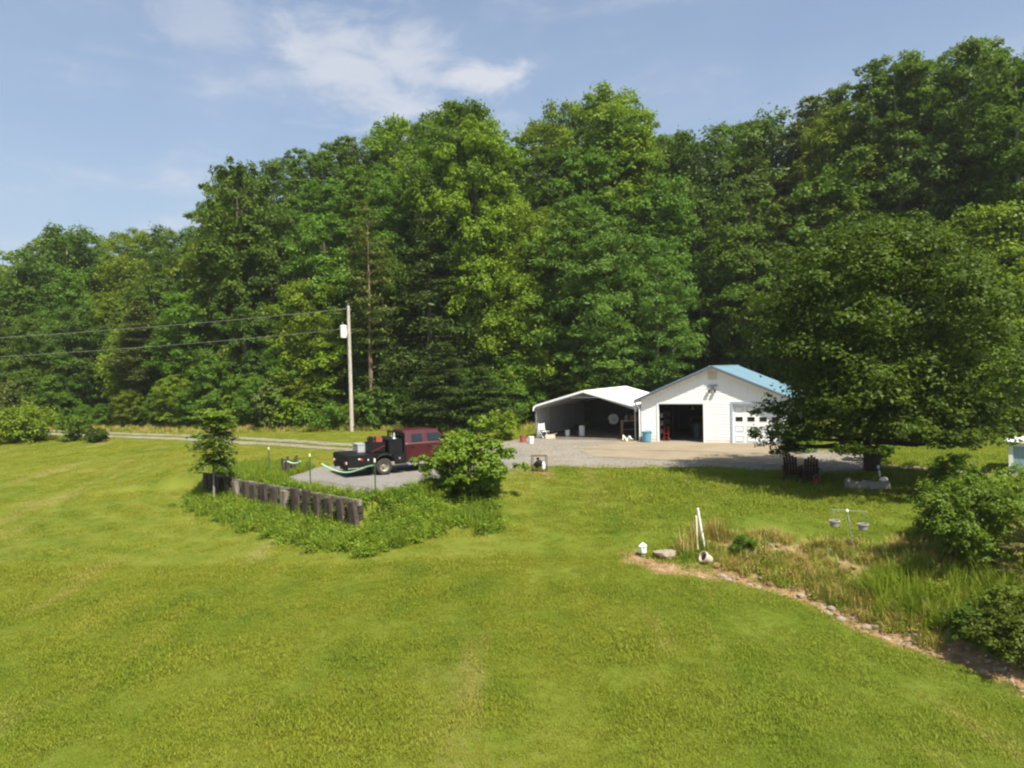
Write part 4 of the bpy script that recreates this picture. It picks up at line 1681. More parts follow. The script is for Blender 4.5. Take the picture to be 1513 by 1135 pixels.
def pine_proto(key, seed, h, n_wh, z0, reach, n, leaf, bark, r0, droop=.05, prof=.8, size=.34):
    r = np.random.RandomState(seed)
    mb = MB()
    pts = [Vector((.1 * math.sin(2 * t_ + seed), .1 * math.cos(3 * t_), t_ * h - (.3 if t_ == 0 else 0))) for t_ in np.linspace(0, 1, 8)]
    mb.tube(pts, [r0 * (1 - .93 * t_) for t_ in np.linspace(0, 1, 8)], 9)
    P, Nn = [], []
    wh = np.linspace(z0, h * .985, n_wh)
    segs = []
    for i, z in enumerate(wh):
        t_ = (z - z0) / (h - z0)
        for k in range(r.randint(4, 7)):
            a = r.uniform(0, 2 * PI)
            L_ = reach * ((1 - t_) ** prof * r.uniform(.6, 1.1) + .10)
            if t_ < .15:
                L_ *= r.uniform(.3, .9)
            s = Vector((0, 0, z))
            e = Vector((L_ * math.cos(a), L_ * math.sin(a), z + L_ * (.22 * t_ - droop)))
            mb.tube([s, e], [max(r0 * .22 * (1 - t_), .02), .008], 5)
            segs.append((s, e, L_))
    tot = sum(q[2] for q in segs)
    for s, e, L_ in segs:
        k = max(int(n * L_ / tot), 4)
        u = r.uniform(.25, 1.05, k) ** .8
        base = np.array(s)[None] * (1 - u[:, None]) + np.array(e)[None] * u[:, None]
        spread = .10 + .16 * L_ * (1.1 - np.abs(u - .65))
        d = r.normal(0, 1, (k, 3)) * spread[:, None] * np.array([1, 1, .35])
        P.append(base + d)
        Nn.append(np.array([0, 0, 1.0]) + r.normal(0, .5, (k, 3)))
    V, Fq = leaves(np.concatenate(P), np.concatenate(Nn), size, r, .34)
    PROTO[key] = (np_mesh('crown', V, Fq, leaf), mb.mesh('trunk', bark), h)


proto('oak_a', 1, 16, 3.7, 3.2, 50, 22000, .235, 'oval', 'leaf_mid', 'bark', .26)
proto('oak_b', 2, 16, 3.9, 3.6, 44, 22000, .24, 'round', 'leaf_dark', 'bark_pale', .24)
proto('oak_c', 3, 16, 4.2, 4.0, 48, 22000, .24, 'vase', 'leaf_mid', 'bark', .25, lobe=(.20, .34))
proto('poplar_a', 4, 18, 3.3, 3.0, 56, 22000, .23, 'oval', 'leaf_bright', 'bark_pale', .26, lobe=(.24, .38))
proto('poplar_b', 5, 18, 3.4, 4.5, 48, 20000, .23, 'vase', 'leaf_dark', 'bark_pale', .24, lobe=(.22, .36))
proto('maple_a', 6, 14, 4.2, 1.6, 54, 24000, .235, 'round', 'leaf_bright', 'bark', .24)
proto('locust_a', 7, 15, 4.2, 1.2, 70, 26000, .27, 'oval', 'leaf_blue', 'bark', .24, squash=.42, lobe=(.22, .36), aspect=.36)
proto('giant_oak', 21, 24, 5.6, 5.0, 95, 44000, .25, 'oval', 'leaf_mid', 'bark_pale', .36, lobe=(.16, .28))
proto('giant_maple', 22, 24, 6.2, 4.0, 110, 48000, .25, 'round', 'leaf_bright', 'bark', .38, lobe=(.15, .27))
proto('giant_vase', 23, 26, 5.6, 7.0, 90, 42000, .25, 'vase', 'leaf_mid', 'bark_pale', .38, lobe=(.15, .26))
proto('understorey', 8, 9, 3.3, .5, 46, 17000, .22, 'oval', 'leaf_mid', 'bark', .13, squash=.55)
proto('understorey_bright', 9, 8, 3.0, .4, 44, 17000, .21, 'round', 'leaf_bright', 'bark', .12, squash=.5)
pine_proto('pine_a', 11, 18, 30, 4.0, 4.3, 26000, 'needle', 'bark_red', .24)
pine_proto('pine_b', 12, 18, 28, 6.0, 4.0, 22000, 'needle', 'bark', .22, droop=.0)
pine_proto('hemlock', 13, 12, 26, .8, 3.6, 17000, 'needle_dark', 'bark', .22, droop=.16, size=.30)
pine_proto('snag_pine', 14, 16, 16, 5.5, 2.2, 3800, 'needle', 'bark_red', .22, droop=-.02, prof=.35)

SKY_PX = [-300, 0, 50, 105, 150, 200, 268, 285, 330, 380, 440, 510, 560, 640, 700, 742, 765, 790, 850, 900, 960, 1000, 1050, 1120, 1180, 1245, 1262, 1300, 1360, 1440, 1513, 1900]
SKY_PY = [350, 352, 335, 330, 350, 335, 336, 288, 244, 236, 226, 214, 190, 154, 150, 186, 212, 184, 148, 140, 160, 196, 190, 168, 142, 142, 96, 78, 62, 62, 66, 60]


def px_of(x, y):
    return CX + x / y * F_PX


def sky_z(x, y):
    px = px_of(x, y)
    sy = float(np.interp(px, SKY_PX, SKY_PY))
    return at(px, sy, y).z


FIRST = {}


def forest_tree(key, x, y, hgt, wide, label, group, rnd, name=None, cat='tree'):
    cm, tm, h0 = PROTO[key]
    z = Tz(x, y) - .1
    sc = (wide, wide, hgt / h0)
    nm = name or ('pine_tree' if 'pine' in key or key == 'hemlock' else 'broadleaf_tree')
    rz = rnd.uniform(0, 6.28)
    if key not in FIRST:
        o = plant(nm, label, cat, (x, y, z), cm, tm, rz, sc, group)
        FIRST[key] = o
        return o
    o = dup(FIRST[key], (x, y, z), rz, sc, label, group)
    o.name = nm
    o['category'] = cat
    if group is None and 'group' in o:
        del o['group']
    return o


LAND = [(60, 'above the rounded shrub at far left'), (170, 'above the driveway at the left'), (260, 'left of the sapling'), (380, 'above the sapling'), (470, 'well left of the utility pole'), (560, 'around the utility pole'), (640, 'above the truck bed'), (740, 'above the truck cab and shrub'), (800, 'just left of the carport'), (900, 'above the carport'), (990, 'above the carport roof end'), (1100, 'above the garage'), (1200, 'right of the garage ridge'), (1330, 'above the maple\'s left half'), (1430, 'above the maple\'s right half'), (9999, 'at the right edge')]


def sector(px):
    for lim, t_ in LAND:
        if px < lim:
            return t_


KIND_TXT = {'oak_a': 'rounded mid-green tree', 'oak_b': 'dense dark green tree', 'oak_c': 'broad-topped mid-green tree', 'poplar_a': 'slim yellow-green tree', 'poplar_b': 'slim dark green tree', 'maple_a': 'wide yellow-green tree', 'locust_a': 'feathery blue-green tree', 'understorey': 'mid-green young tree', 'understorey_bright': 'bright green sapling', 'pine_a': 'olive green pine', 'pine_b': 'olive pine with bare lower trunk', 'hemlock': 'dark layered hemlock', 'giant_oak': 'very large mid-green tree', 'giant_maple': 'very large yellow-green tree', 'giant_vase': 'very large broad-topped tree'}


def build_forest():
    rnd = random.Random(42)
    E = EDGE
    def ey(x):
        return float(np.interp(x, [p[0] for p in E], [p[1] for p in E]))
    rows = [(1.6, 5.2, .50, .66), (6.0, 5.4, .68, .84), (11.5, 5.6, .82, .95), (18, 6.0, .92, 1.02), (27, 7.0, .97, 1.02)]
    used = {}
    for ri, (off, sp, f0, f1) in enumerate(rows):
        x = -75
        while x < 52:
            step = sp * rnd.uniform(.8, 1.25) * (1.25 if x < -30 else 1)
            x += step
            xx = x + rnd.uniform(-1, 1)
            y = ey(xx) + off * 1.15 + rnd.uniform(-1.6, 1.6)
            px = px_of(xx, y)
            if px < -120 or px > 1650:
                continue
            z0 = Tz(xx, y)
            full = sky_z(xx, y) - z0
            H = full * rnd.uniform(f0, f1)
            H = max(min(H, 31), 7)
            # which species grow where
            if 1060 < px < 1240 and ri >= 2:
                key = rnd.choice(['pine_a', 'pine_b', 'pine_a', 'oak_a'])
            elif px < 275:
                key = rnd.choice(['oak_b', 'oak_a', 'maple_a', 'oak_c', 'pine_b', 'poplar_a'])
            elif ri == 0:
                key = rnd.choice(['oak_a', 'maple_a', 'oak_b', 'poplar_a', 'locust_a' if 780 < px < 1000 else 'oak_c'])
                if 600 < px < 780:
                    key = rnd.choice(['hemlock', 'hemlock', 'maple_a'])
            else:
                key = rnd.choice(['oak_a', 'oak_b', 'oak_c', 'poplar_a', 'poplar_b', 'oak_b', 'maple_a', 'oak_c'])
            if H > 20 and 'pine' not in key:
                key = {'oak_a': 'giant_oak', 'oak_b': 'giant_oak', 'oak_c': 'giant_vase', 'poplar_a': 'giant_maple', 'poplar_b': 'giant_vase', 'maple_a': 'giant_maple'}.get(key, key)
            h0 = PROTO[key][2]
            wide = (H / h0) ** .75 * rnd.uniform(.95, 1.2)
            if H / h0 / wide > 1.45:
                wide = H / h0 / 1.45
            sec = sector(px)
            rowtxt = [', front row, ', ', second row, ', ', third row, ', ', fourth row, ', ', back row on the skyline, '][ri]
            lab = KIND_TXT[key] + rowtxt + sec + ' '
            forest_tree(key, xx, y, H, wide, lab, 'trees of the wood', rnd)
    # a second storey of young trees just inside the wood
    for off, sp in ((3.2, 3.4), (8.5, 4.0), (14, 4.6)):
        x = -72
        while x < 48:
            x += sp * rnd.uniform(.7, 1.3) * (1.25 if x < -30 else 1)
            y = ey(x) + off * 1.15 + rnd.uniform(-1, 1)
            px = px_of(x, y)
            if px < -80 or px > 1600 or (880 < px < 1180 and off < 4):
                continue
            H = rnd.uniform(5, 9) + off * .12
            key = rnd.choice(['understorey', 'understorey_bright', 'understorey'])
            forest_tree(key, x, y, H, H / PROTO[key][2] * rnd.uniform(1.0, 1.3), KIND_TXT[key] + ' inside the wood, ' + sector(px), 'young trees inside the wood', rnd, 'young_tree', 'tree')
    # young trees and bushes along the wood's edge
    x = -62
    while x < 44:
        x += rnd.uniform(1.7, 3.0) * (1.3 if x < -30 else 1)
        y = ey(x) - rnd.uniform(-.6, 1.0)
        px = px_of(x, y)
        if px < -60 or px > 1560 or (470 < px < 560 and y < UP.y + 1.8) or (860 < px < 1200):
            continue
        H = rnd.uniform(2.2, 6.5)
        if 500 < px < 560:
            H = rnd.uniform(1.5, 2.6)
        key = rnd.choice(['understorey', 'understorey_bright', 'understorey'])
        if 1200 < px < 1330:
            continue
        forest_tree(key, x, y, H, H / PROTO[key][2] * rnd.uniform(1.0, 1.35), ('tall ' if H > 5 else 'short ' if H < 3 else 'middling ') + KIND_TXT[key] + ' at the wood\'s foot, ' + sector(px), 'young trees along the wood edge', rnd, 'young_tree', 'tree')


build_forest()


def split_labels():
    """trees that would share a label are told apart by their order from left to right"""
    by = {}
    for o in list(COL.objects):
        if o.get('group') in ('trees of the wood', 'young trees inside the wood', 'young trees along the wood edge'):
            o['label'] = o['label'].strip()
            by.setdefault(o['label'], []).append(o)
    for lab, os_ in by.items():
        if len(os_) < 2:
            continue
        os_.sort(key=lambda q: q.location.x / q.location.y)
        names = {2: ['left', 'right'], 3: ['left', 'middle', 'right']}.get(len(os_), ['first', 'second', 'third', 'fourth', 'fifth', 'sixth', 'seventh'])
        for q, nm in zip(os_, names):
            q['label'] = nm + ' ' + lab


split_labels()
rnd = random.Random(9)


def special(key, px, ybase_depth, top_py, wide, label, name=None, base_z_=None):
    x = (px - CX) / F_PX * ybase_depth
    p = at(px, top_py, ybase_depth)
    x = p.x
    z0 = Tz(x, ybase_depth)
    H = p.z - z0
    return forest_tree(key, x, ybase_depth, H, wide, label, None, rnd, name)


special('giant_oak', 676, 62, 140, 1.05, 'tallest broadleaf tree with a spiky crown above the red truck', None)
special('giant_maple', 700, 59.5, 180, .85, 'tall light green poplar leaning on the spiky-crowned tree above the truck', None)
special('giant_maple', 895, 72, 136, 1.2, 'huge domed yellow-green tree rising highest behind the carport', None)
special('oak_c', 350, 66, 236, 1.2, 'loose thin-topped tree at the left shoulder of the wood', None)
special('oak_b', 100, 86, 332, 1.5, 'rounded dark tree on the skyline at far left', None)
special('giant_oak', 985, 74, 196, 1.0, 'large mid-green tree on the skyline just right of the huge domed tree', None)
special('oak_b', 1030, 70, 190, 1.35, 'dark rounded tree on the skyline above the garage front', None)
special('giant_oak', 1075, 76, 180, 1.05, 'large tree on the skyline above the garage ridge', None)
special('oak_a', 1125, 72, 166, 1.4, 'rounded tree on the skyline left of the tall olive pines', None)
special('pine_b', 1232, 70, 132, 1.3, 'tallest olive pine on the skyline at the left of the big dark crowns', None)
special('locust_a', 855, 57.6, 285, 1.35, 'blue-green feathery-leaved tree just behind the carport roof', None)
special('hemlock', 655, 53.8, 505, .95, 'dark hemlock with layered low boughs behind the truck cab', None)
special('hemlock', 715, 53.5, 540, .80, 'small dark hemlock right behind the shrub on the pad', None)
special('pine_a', 1200, 68, 138, 1.45, 'tall olive pine with a ragged top behind the garage', None)
special('pine_a', 1165, 62, 290, 1.15, 'middle-height olive pine above the garage ridge', None)
special('snag_pine', 541, 56.0, 296, .95, 'slender bare-trunked reddish pine right behind the utility pole', None)
special('giant_vase', 1320, 60, 82, 1.12, 'very tall loose-crowned tree rising above the big maple', None)
special('giant_oak', 1432, 58, 58, 1.1, 'very tall dark tree at the upper right of the wood', None)
special('giant_vase', 1500, 52, 72, 1.0, 'tall tree whose crown is cut by the right edge of the picture', None)
special('understorey_bright', 1500, 44, 520, .9, 'bright green young tree at the right edge behind the footpath', 'young_tree')


def leafy_shrub(seed, h, rad, nl, n, size, leaf, shape='round', z0=.0, r0=.05, squash=.75, aspect=.6, lobe=(.24, .40)):
    V, Fq, C = make_crown(seed, h, rad, z0, nl, n, size, shape, squash=squash, aspect=aspect, lobe=lobe)
    V[:, 2] = np.maximum(V[:, 2], -.03)
    return np_mesh('crown', V, Fq, leaf), trunk_mesh(seed, h, r0, z0 + .2, C, 8, mat='bark', top=.7)


def shrub_at(name, label, px, py, h, rad, seed, nl, n, size, leaf, cat='shrub', dy=0, **kw):
    p = g(px, py)
    cm, tm = leafy_shrub(seed, h, rad, nl, n, size, leaf, **kw)
    return plant(name, label, cat, (p.x, p.y + dy, p.z - .03), cm, tm, 0, trunk_name='stem', crown_name='foliage')


def big_tree():
    p = g(1290, 696)
    V, Fq, C = make_crown(101, 10.1, 4.85, 1.5, 150, 66000, .165, 'round', squash=.55, lobe=(.17, .30))
    r = np.random.RandomState(55)
    ang = r.uniform(0, 2 * PI, 46)
    rr = r.uniform(2.4, 4.4, 46)
    LC = np.stack([rr * np.cos(ang), rr * np.sin(ang), r.uniform(1.5, 3.2, 46)], 1)
    LC = np.concatenate([LC, np.array([[-3.5, 1.2, 1.3], [-4.1, .6, 1.9], [-3.5, .2, 1.05], [-2.7, 1.4, 1.1], [3.4, .6, 1.3], [4.4, .9, 1.4], [4.9, .2, 1.8], [2.6, 1.8, 1.2], [1.2, 2.3, 1.4]])])
    LR = r.uniform(.5, .85, len(LC))
    V2, F2 = lobe_leaves(r, LC, LR, 18000, .165, .7)
    V = np.concatenate([V, V2])
    Fq = np.concatenate([Fq, F2 + len(V) - len(V2)])
    C = np.concatenate([C, LC])
    # the whole crown leans over the lawn, away from the drive
    for A in (V, C):
        k = np.clip((A[:, 2] - .6) / 1.2, 0, 1)
        A[:, 0] -= 1.45 * k
        A[:, 1] -= 3.1 * k
    cm = np_mesh('crown', V, Fq, 'leaf_maple')
    tm = trunk_mesh(101, 10.3, .30, 1.8, C, 60, lean=-.05, mat='bark_dark', top=.8)
    plant('maple_tree', 'big dark green spreading maple shading the lawn right of the garage', 'tree', (p.x, p.y, p.z - .05), cm, tm)


big_tree()


def big_leaf_shrub():
    """the broad-leaved shrub on the pad: drooping hand-sized leaves in layers"""
    p = g(697, 733)
    V, Fq, C = make_crown(61, 2.45, 1.72, .2, 60, 12000, .165, 'round', squash=.6, lobe=(.20, .32), aspect=.55)
    r = np.random.RandomState(62)
    tips = np.array([(-1.3, -.4, 1.5), (-1.8, .0, 1.0), (1.4, 0, 1.7), (.1, 0, 2.75), (.55, -.2, 2.9), (-.4, .2, 2.5), (1.9, -.2, 1.1), (-2.0, .1, 1.5)])
    V2, F2 = lobe_leaves(r, tips, np.full(len(tips), .34), 1100, .18, .6)
    V = np.concatenate([V, V2])
    Fq = np.concatenate([Fq, F2 + len(V) - len(V2)])
    V[:, 2] = np.maximum(V[:, 2], 0)
    cm = np_mesh('foliage', V, Fq, M['shrub_leaf'])
    tm = trunk_mesh(61, 2.7, .06, .3, np.concatenate([C, tips]), 16, mat='bark', top=.8)
    plant('broadleaf_shrub', 'large bright green broad-leaved shrub hiding the front of the red truck', 'shrub', (p.x, p.y, p.z - .05), cm, tm, trunk_name='stem', crown_name='foliage')


M['shrub_leaf'] = foliage('broad_shrub_leaf', (.150, .262, .024), .4, trans=.35)
big_leaf_shrub()


def sapling():
    p = g(316, 741)
    top = at(324, 603, p.y)
    H = top.z - p.z
    r = np.random.RandomState(31)
    mb = MB()
    mb.tube([(0, 0, -.2), (.03, 0, H * .4), (.1, 0, H * .75), (.14, 0, H * .9)], [.055, .045, .03, .012], 8)
    P, Nn = [], []
    fronds = []
    for k in range(110):
        z = H * r.uniform(.40, .94)
        a = r.uniform(0, 2 * PI)
        t_ = (z / H - .40) / .54
        L_ = (1.02 - .35 * abs(t_ - .45)) * r.uniform(.7, 1.1)
        rise = r.uniform(.1, .55) * (.35 + t_)
        pts = []
        for u in np.linspace(0, 1, 8):
            pts.append(np.array([.12 * z / H + L_ * u * math.cos(a), L_ * u * math.sin(a), z + L_ * (rise * u - .55 * u * u * (1.05 - t_ * .75))]))
        mb.tube([tuple(q) for q in pts], [.012] * 7 + [.004], 4)
        side = np.array([-math.sin(a), math.cos(a), 0])
        for i in range(1, 8):
            for sgn in (-1, 1):
                for j in range(5):
                    P.append(pts[i] + side * sgn * r.uniform(.04, .26) + r.normal(0, .03, 3))
                    Nn.append(np.array([0, 0, 1]) + r.normal(0, .35, 3))
    V, Fq = leaves(np.array(P), np.array(Nn), .18, r, .4)
    cm = np_mesh('crown', V, Fq, 'shrub_leaf')
    tm = mb.mesh('trunk', M['bark_pale'])
    plant('sapling', 'slender young tree with feathery leaves at the left end of the retaining wall', 'tree', (p.x, p.y, p.z), cm, tm)


sapling()
shrub_at('rounded_shrub', 'big rounded olive shrub on the lawn at the far left edge', 28, 653, 2.5, 3.1, 201, 46, 12000, .2, 'leaf_bright', squash=.6)
shrub_at('small_shrub', 'loose small shrub right of the rounded olive shrub on the lawn', 110, 652, 2.0, 1.3, 202, 24, 3600, .18, 'leaf_mid')
shrub_at('low_shrub', 'low spreading shrub beside the start of the two-track driveway', 142, 654, 1.0, 1.0, 203, 18, 2200, .16, 'leaf_dark')
shrub_at('olive_bush', 'tall brownish olive bush behind the rounded shrub at far left', 30, 632, 4.5, 3.2, 204, 36, 8000, .24, 'needle')
shrub_at('brown_bush', 'half-dead brownish bush in front of the wood left of the utility pole', 400, 636, 4.2, 1.5, 205, 34, 5200, .2, 'needle', shape='oval')
shrub_at('rusty_bush', 'small rusty brown dying bush beside the half-dead bush by the pole', 418, 632, 4.4, .7, 206, 16, 1300, .18, 'leaf_brown', shape='oval', dy=1.0)
shrub_at('edge_bush', 'bright green bush at the wood edge just left of the utility pole', 432, 634, 2.4, 1.7, 207, 28, 4200, .2, 'leaf_bright')
shrub_at('edge_bush', 'low sprawling bush at the foot of the utility pole', 484, 636, 1.7, 1.9, 208, 24, 3600, .18, 'leaf_mid')
shrub_at('edge_bush', 'dark green bush at the wood edge right of the utility pole', 560, 634, 3.2, 1.9, 209, 30, 5200, .2, 'leaf_blue')
shrub_at('yard_bush', 'pale weedy bush between the hidden drive and the wood left of the carport', 742, 650, 1.9, 1.3, 210, 20, 2600, .17, 'leaf_bright')
shrub_at('garage_shrub', 'dark green shrub against the right end of the garage front', 1183, 668, 1.3, 1.1, 211, 24, 3600, .14, 'leaf_mid')
shrub_at('path_shrub', 'small dark shrub by the footpath just right of the maple trunk', 1318, 689, 1.3, 1.0, 212, 22, 3000, .15, 'leaf_mid', dy=1.5)
shrub_at('lawn_shrub', 'leafy shrub at the right end of the maple shade above the right bank', 1418, 742, 1.6, 1.0, 213, 36, 7000, .09, 'leaf_mid', lobe=(.18, .32))
shrub_at('big_bank_shrub', 'large green shrub on the right bank beside the tall grass', 1448, 838, 2.2, 1.7, 214, 60, 26000, .085, 'leaf_olive', squash=.8, lobe=(.15, .30))
shrub_at('corner_shrub', 'bright green shrub on the right edge behind the large bank shrub', 1515, 790, 2.0, 1.2, 215, 40, 9000, .09, 'leaf_bright', lobe=(.18, .32))
shrub_at('dark_bramble', 'tangled bramble in the lower right corner above the ditch', 1504, 972, 1.0, .95, 216, 30, 9000, .075, 'leaf_olive')
shrub_at('box_bush', 'small rounded bright green box bush on the weedy bank', 1098, 818, .55, .42, 217, 18, 2600, .055, 'box')


shrub_at('bank_shrub', 'loose mid-green shrub between the lawn shrub and the large bank shrub', 1402, 800, 1.3, .9, 221, 34, 7000, .08, 'leaf_olive')
shrub_at('bank_shrub', 'low loose yellow-green shrub right behind the large bank shrub', 1482, 772, 1.15, 1.2, 222, 44, 11000, .085, 'leaf_bright')
shrub_at('bank_shrub', 'low leafy shrub under the golden conifer at the right edge', 1500, 922, .8, .75, 223, 34, 7000, .07, 'leaf_olive')
shrub_at('bank_shrub', 'low tangled shrub above the ditch left of the corner bramble', 1440, 948, .75, .7, 224, 26, 5000, .065, 'leaf_mid')


def gold_conifer():
    p = g(1515, 872)
    r = np.random.RandomState(17)
    mb = MB()
    mb.tube([(0, 0, -.1), (0, 0, 1.75)], [.05, .01], 7)
    P, Nn = [], []
    for k in range(64):
        z = r.uniform(.15, 1.65)
        a = r.uniform(0, 2 * PI)
        L_ = (.95 * (1 - z / 1.8) + .12) * r.uniform(.7, 1.1)
        e = np.array([L_ * math.cos(a), L_ * math.sin(a), z + .08])
        s = np.array([0, 0, z])
        mb.tube([tuple(s), tuple(e)], [.014, .004], 4)
        n = 60
        u = r.uniform(.2, 1.03, n)[:, None]
        P.append(s * (1 - u) + e * u + r.normal(0, 1, (n, 3)) * (.02 + .06 * (1.1 - u)) * np.array([1, 1, .4]))
        Nn.append(np.array([0, 0, 1.0]) + r.normal(0, .5, (n, 3)))
    V, Fq = leaves(np.concatenate(P), np.concatenate(Nn), .07, r, .3)
    plant('golden_conifer', 'small pale yellow-green conifer at the right edge below the bank shrub', 'conifer', (p.x, p.y, p.z), np_mesh('crown', V, Fq, 'leaf_gold'), mb.mesh('trunk', M['bark']))


gold_conifer()


# ------------------------------------------------------------------ ground cover (uncountable): scattered tufts
def tuft_mesh(name, seed, n, h, spread, width, mat, bend=.5):
    r = np.random.RandomState(seed)
    a = r.uniform(0, 2 * PI, n)
    q = spread * np.sqrt(r.uniform(0, 1, n))
    bx, by = q * np.cos(a), q * np.sin(a)
    hh = h * r.uniform(.55, 1.15, n)
    da = r.uniform(0, 2 * PI, n)
    lean = hh * r.uniform(.1, 1.0, n) * bend
    w = width * r.uniform(.6, 1.3, n)
    sx, sy = -np.sin(da) * w, np.cos(da) * w
    lx, ly = np.cos(da) * lean, np.sin(da) * lean
    z0 = np.full(n, -.01)
    A = np.stack([bx - sx, by - sy, z0], 1)
    B = np.stack([bx + sx, by + sy, z0], 1)
    Cc = np.stack([bx + lx * .45 + sx * .7, by + ly * .45 + sy * .7, hh * .6], 1)
    D = np.stack([bx + lx * .45 - sx * .7, by + ly * .45 - sy * .7, hh * .6], 1)
    E = np.stack([bx + lx, by + ly, hh], 1)
    V = np.stack([A, B, Cc, D, E], 1).reshape(-1, 3)
    o = np.arange(n)[:, None] * 5
    me = bpy.data.meshes.new(name)
    quads = (o + np.array([0, 1, 2, 3])).tolist()
    tris = (o + np.array([3, 2, 4])).tolist()
    me.from_pydata(V.tolist(), [], quads + tris)
    me.materials.append(M[mat])
    return me


def weed_mesh(name, seed, n, h, rad, size, mat, aspect=.5):
    r = np.random.RandomState(seed)
    d = rand_dirs(r, n, .05)
    u = r.uniform(.35, 1, n)[:, None]
    P = d * u * np.array([rad, rad, h])
    Nn = d * .4 + np.array([0, 0, .7]) + r.normal(0, .35, (n, 3))
    V, Fq = leaves(P, Nn, size, r, aspect)
    V[:, 2] = np.maximum(V[:, 2], -.01)
    return np_mesh(name, V, Fq, mat)


def scatter(name, X, Y, meshes, smin, smax, seed, zlift=0.0, scale_arr=None, tilt=.12):
    r = np.random.RandomState(seed)
    n = len(X)
    Z = T(X, Y) + zlift
    me = bpy.data.meshes.new(name)
    me.vertices.add(n)
    me.vertices.foreach_set('co', np.stack([X, Y, Z], 1).astype(np.float32).ravel())
    sc = r.uniform(smin, smax, n)
    if scale_arr is not None:
        sc = sc * scale_arr
    me.attributes.new('tuft_scale', 'FLOAT', 'POINT').data.foreach_set('value', sc.astype(np.float32))
    rot = np.stack([r.normal(0, tilt, n), r.normal(0, tilt, n), r.uniform(0, 2 * PI, n)], 1)
    me.attributes.new('tuft_rot', 'FLOAT_VECTOR', 'POINT').data.foreach_set('vector', rot.astype(np.float32).ravel())
    me.attributes.new('tuft_kind', 'INT', 'POINT').data.foreach_set('value', r.randint(0, len(meshes), n).astype(np.int32))
    o = link(name, me)
    o['kind'] = 'stuff'
    c = bpy.data.collections.new(name + '_tufts')
    for i, mm in enumerate(meshes):
        q = bpy.data.objects.new(name + '_tuft', mm)
        c.objects.link(q)
    ng = bpy.data.node_groups.new(name + '_scatter', 'GeometryNodeTree')
    ng.interface.new_socket('Geometry', in_out='INPUT', socket_type='NodeSocketGeometry')
    ng.interface.new_socket('Geometry', in_out='OUTPUT', socket_type='NodeSocketGeometry')
    N, L = ng.nodes, ng.links
    gi, go = N.new('NodeGroupInput'), N.new('NodeGroupOutput')
    ci = N.new('GeometryNodeCollectionInfo')
    ci.inputs['Collection'].default_value = c
    ci.inputs['Separate Children'].default_value = True
    ci.inputs['Reset Children'].default_value = True
    ip = N.new('GeometryNodeInstanceOnPoints')
    ip.inputs['Pick Instance'].default_value = True
    L.new(gi.outputs[0], ip.inputs['Points'])
    L.new(ci.outputs[0], ip.inputs['Instance'])

    def attr(nm, dt):
        a = N.new('GeometryNodeInputNamedAttribute')
        a.data_type = dt
        a.inputs['Name'].default_value = nm
        return a.outputs['Attribute']
    L.new(attr('tuft_kind', 'INT'), ip.inputs['Instance Index'])
    e2r = N.new('FunctionNodeEulerToRotation')
    L.new(attr('tuft_rot', 'FLOAT_VECTOR'), e2r.inputs[0])
    L.new(e2r.outputs[0], ip.inputs['Rotation'])
    L.new(attr('tuft_scale', 'FLOAT'), ip.inputs['Scale'])
    L.new(ip.outputs[0], go.inputs[0])
    md = o.modifiers.new('scatter', 'NODES')
    md.node_group = ng
    return o


def cloud(seed, n, x0, x1, y0, y1):
    r = np.random.RandomState(seed)
    return r.uniform(x0, x1, n), r.uniform(y0, y1, n)


def hard_sd(x, y):
    a = np.minimum(driveway_sd(x, y), poly_sd(PADG, x, y))
    ap = [tuple(gl(-2.4, .3))[:2], tuple(gl(9.3, .3))[:2], tuple(gl(9.6, -8.2))[:2], tuple(gl(-1, -8.2))[:2]]
    b = [tuple(gl(-8, -.5))[:2], tuple(gl(GW + .3, -.5))[:2], tuple(gl(GW + .3, GD + 1))[:2], tuple(gl(-8, GD + 1))[:2]]
    return np.minimum(np.minimum(a, poly_sd(ap, x, y)), np.minimum(poly_sd(b, x, y), line_d(PATHP, x, y) - .42))


BANK_L = [tuple(W0[:2]), tuple(W1[:2])] + pxy((600, 725), (650, 713), (715, 712), (716, 745)) + pxy((675, 772, -.9), (610, 800, -1.1), (540, 817, -1.2), (470, 815, -1.25), (400, 792, -1.2), (330, 770, -1.1), (285, 752, -1.0))


def lawn_points():
    X, Y = cloud(1, 34000, -19, 25, 9.5, 22)
    X2, Y2 = cloud(2, 68000, -50, 36, 22, 66)
    X, Y = np.concatenate([X, X2]), np.concatenate([Y, Y2])
    px = CX + X / Y * F_PX
    keep = (px > -160) & (px < 1950)
    keep &= hard_sd(X, Y) > -.10 + .12 * _rag(X * 1.7, Y * 1.7)
    keep &= edge_off(X, Y) < .5
    keep &= poly_sd(BANK_R, X, Y) > 0
    keep &= line_d(SWALE, X, Y) > .26 + .14 * _rag(X, Y)
    keep &= line_d(pxy((940, 822, -1.1), (990, 832, -1.1), (1040, 838, -1.2), z=-1.1), X, Y) > .38 + .2 * _rag(X, Y)
    keep &= (poly_sd(BANK_L, X, Y) > .05)
    return X[keep], Y[keep]


LX, LY = lawn_points()
gm = [tuft_mesh('grass_tuft', 70 + i, 90, .030, .26, .0055, 'blade', 2.0) for i in range(4)]
sc_long = 1 + .9 * smooth01((LX + 1) / 7) * smooth01((LY - 20) / 8) + .25 * _rag(LX * .3, LY * .3)
scatter('lawn_grass', LX, LY, gm, .75, 1.35, 5, scale_arr=np.clip(sc_long, .55, 2.2))


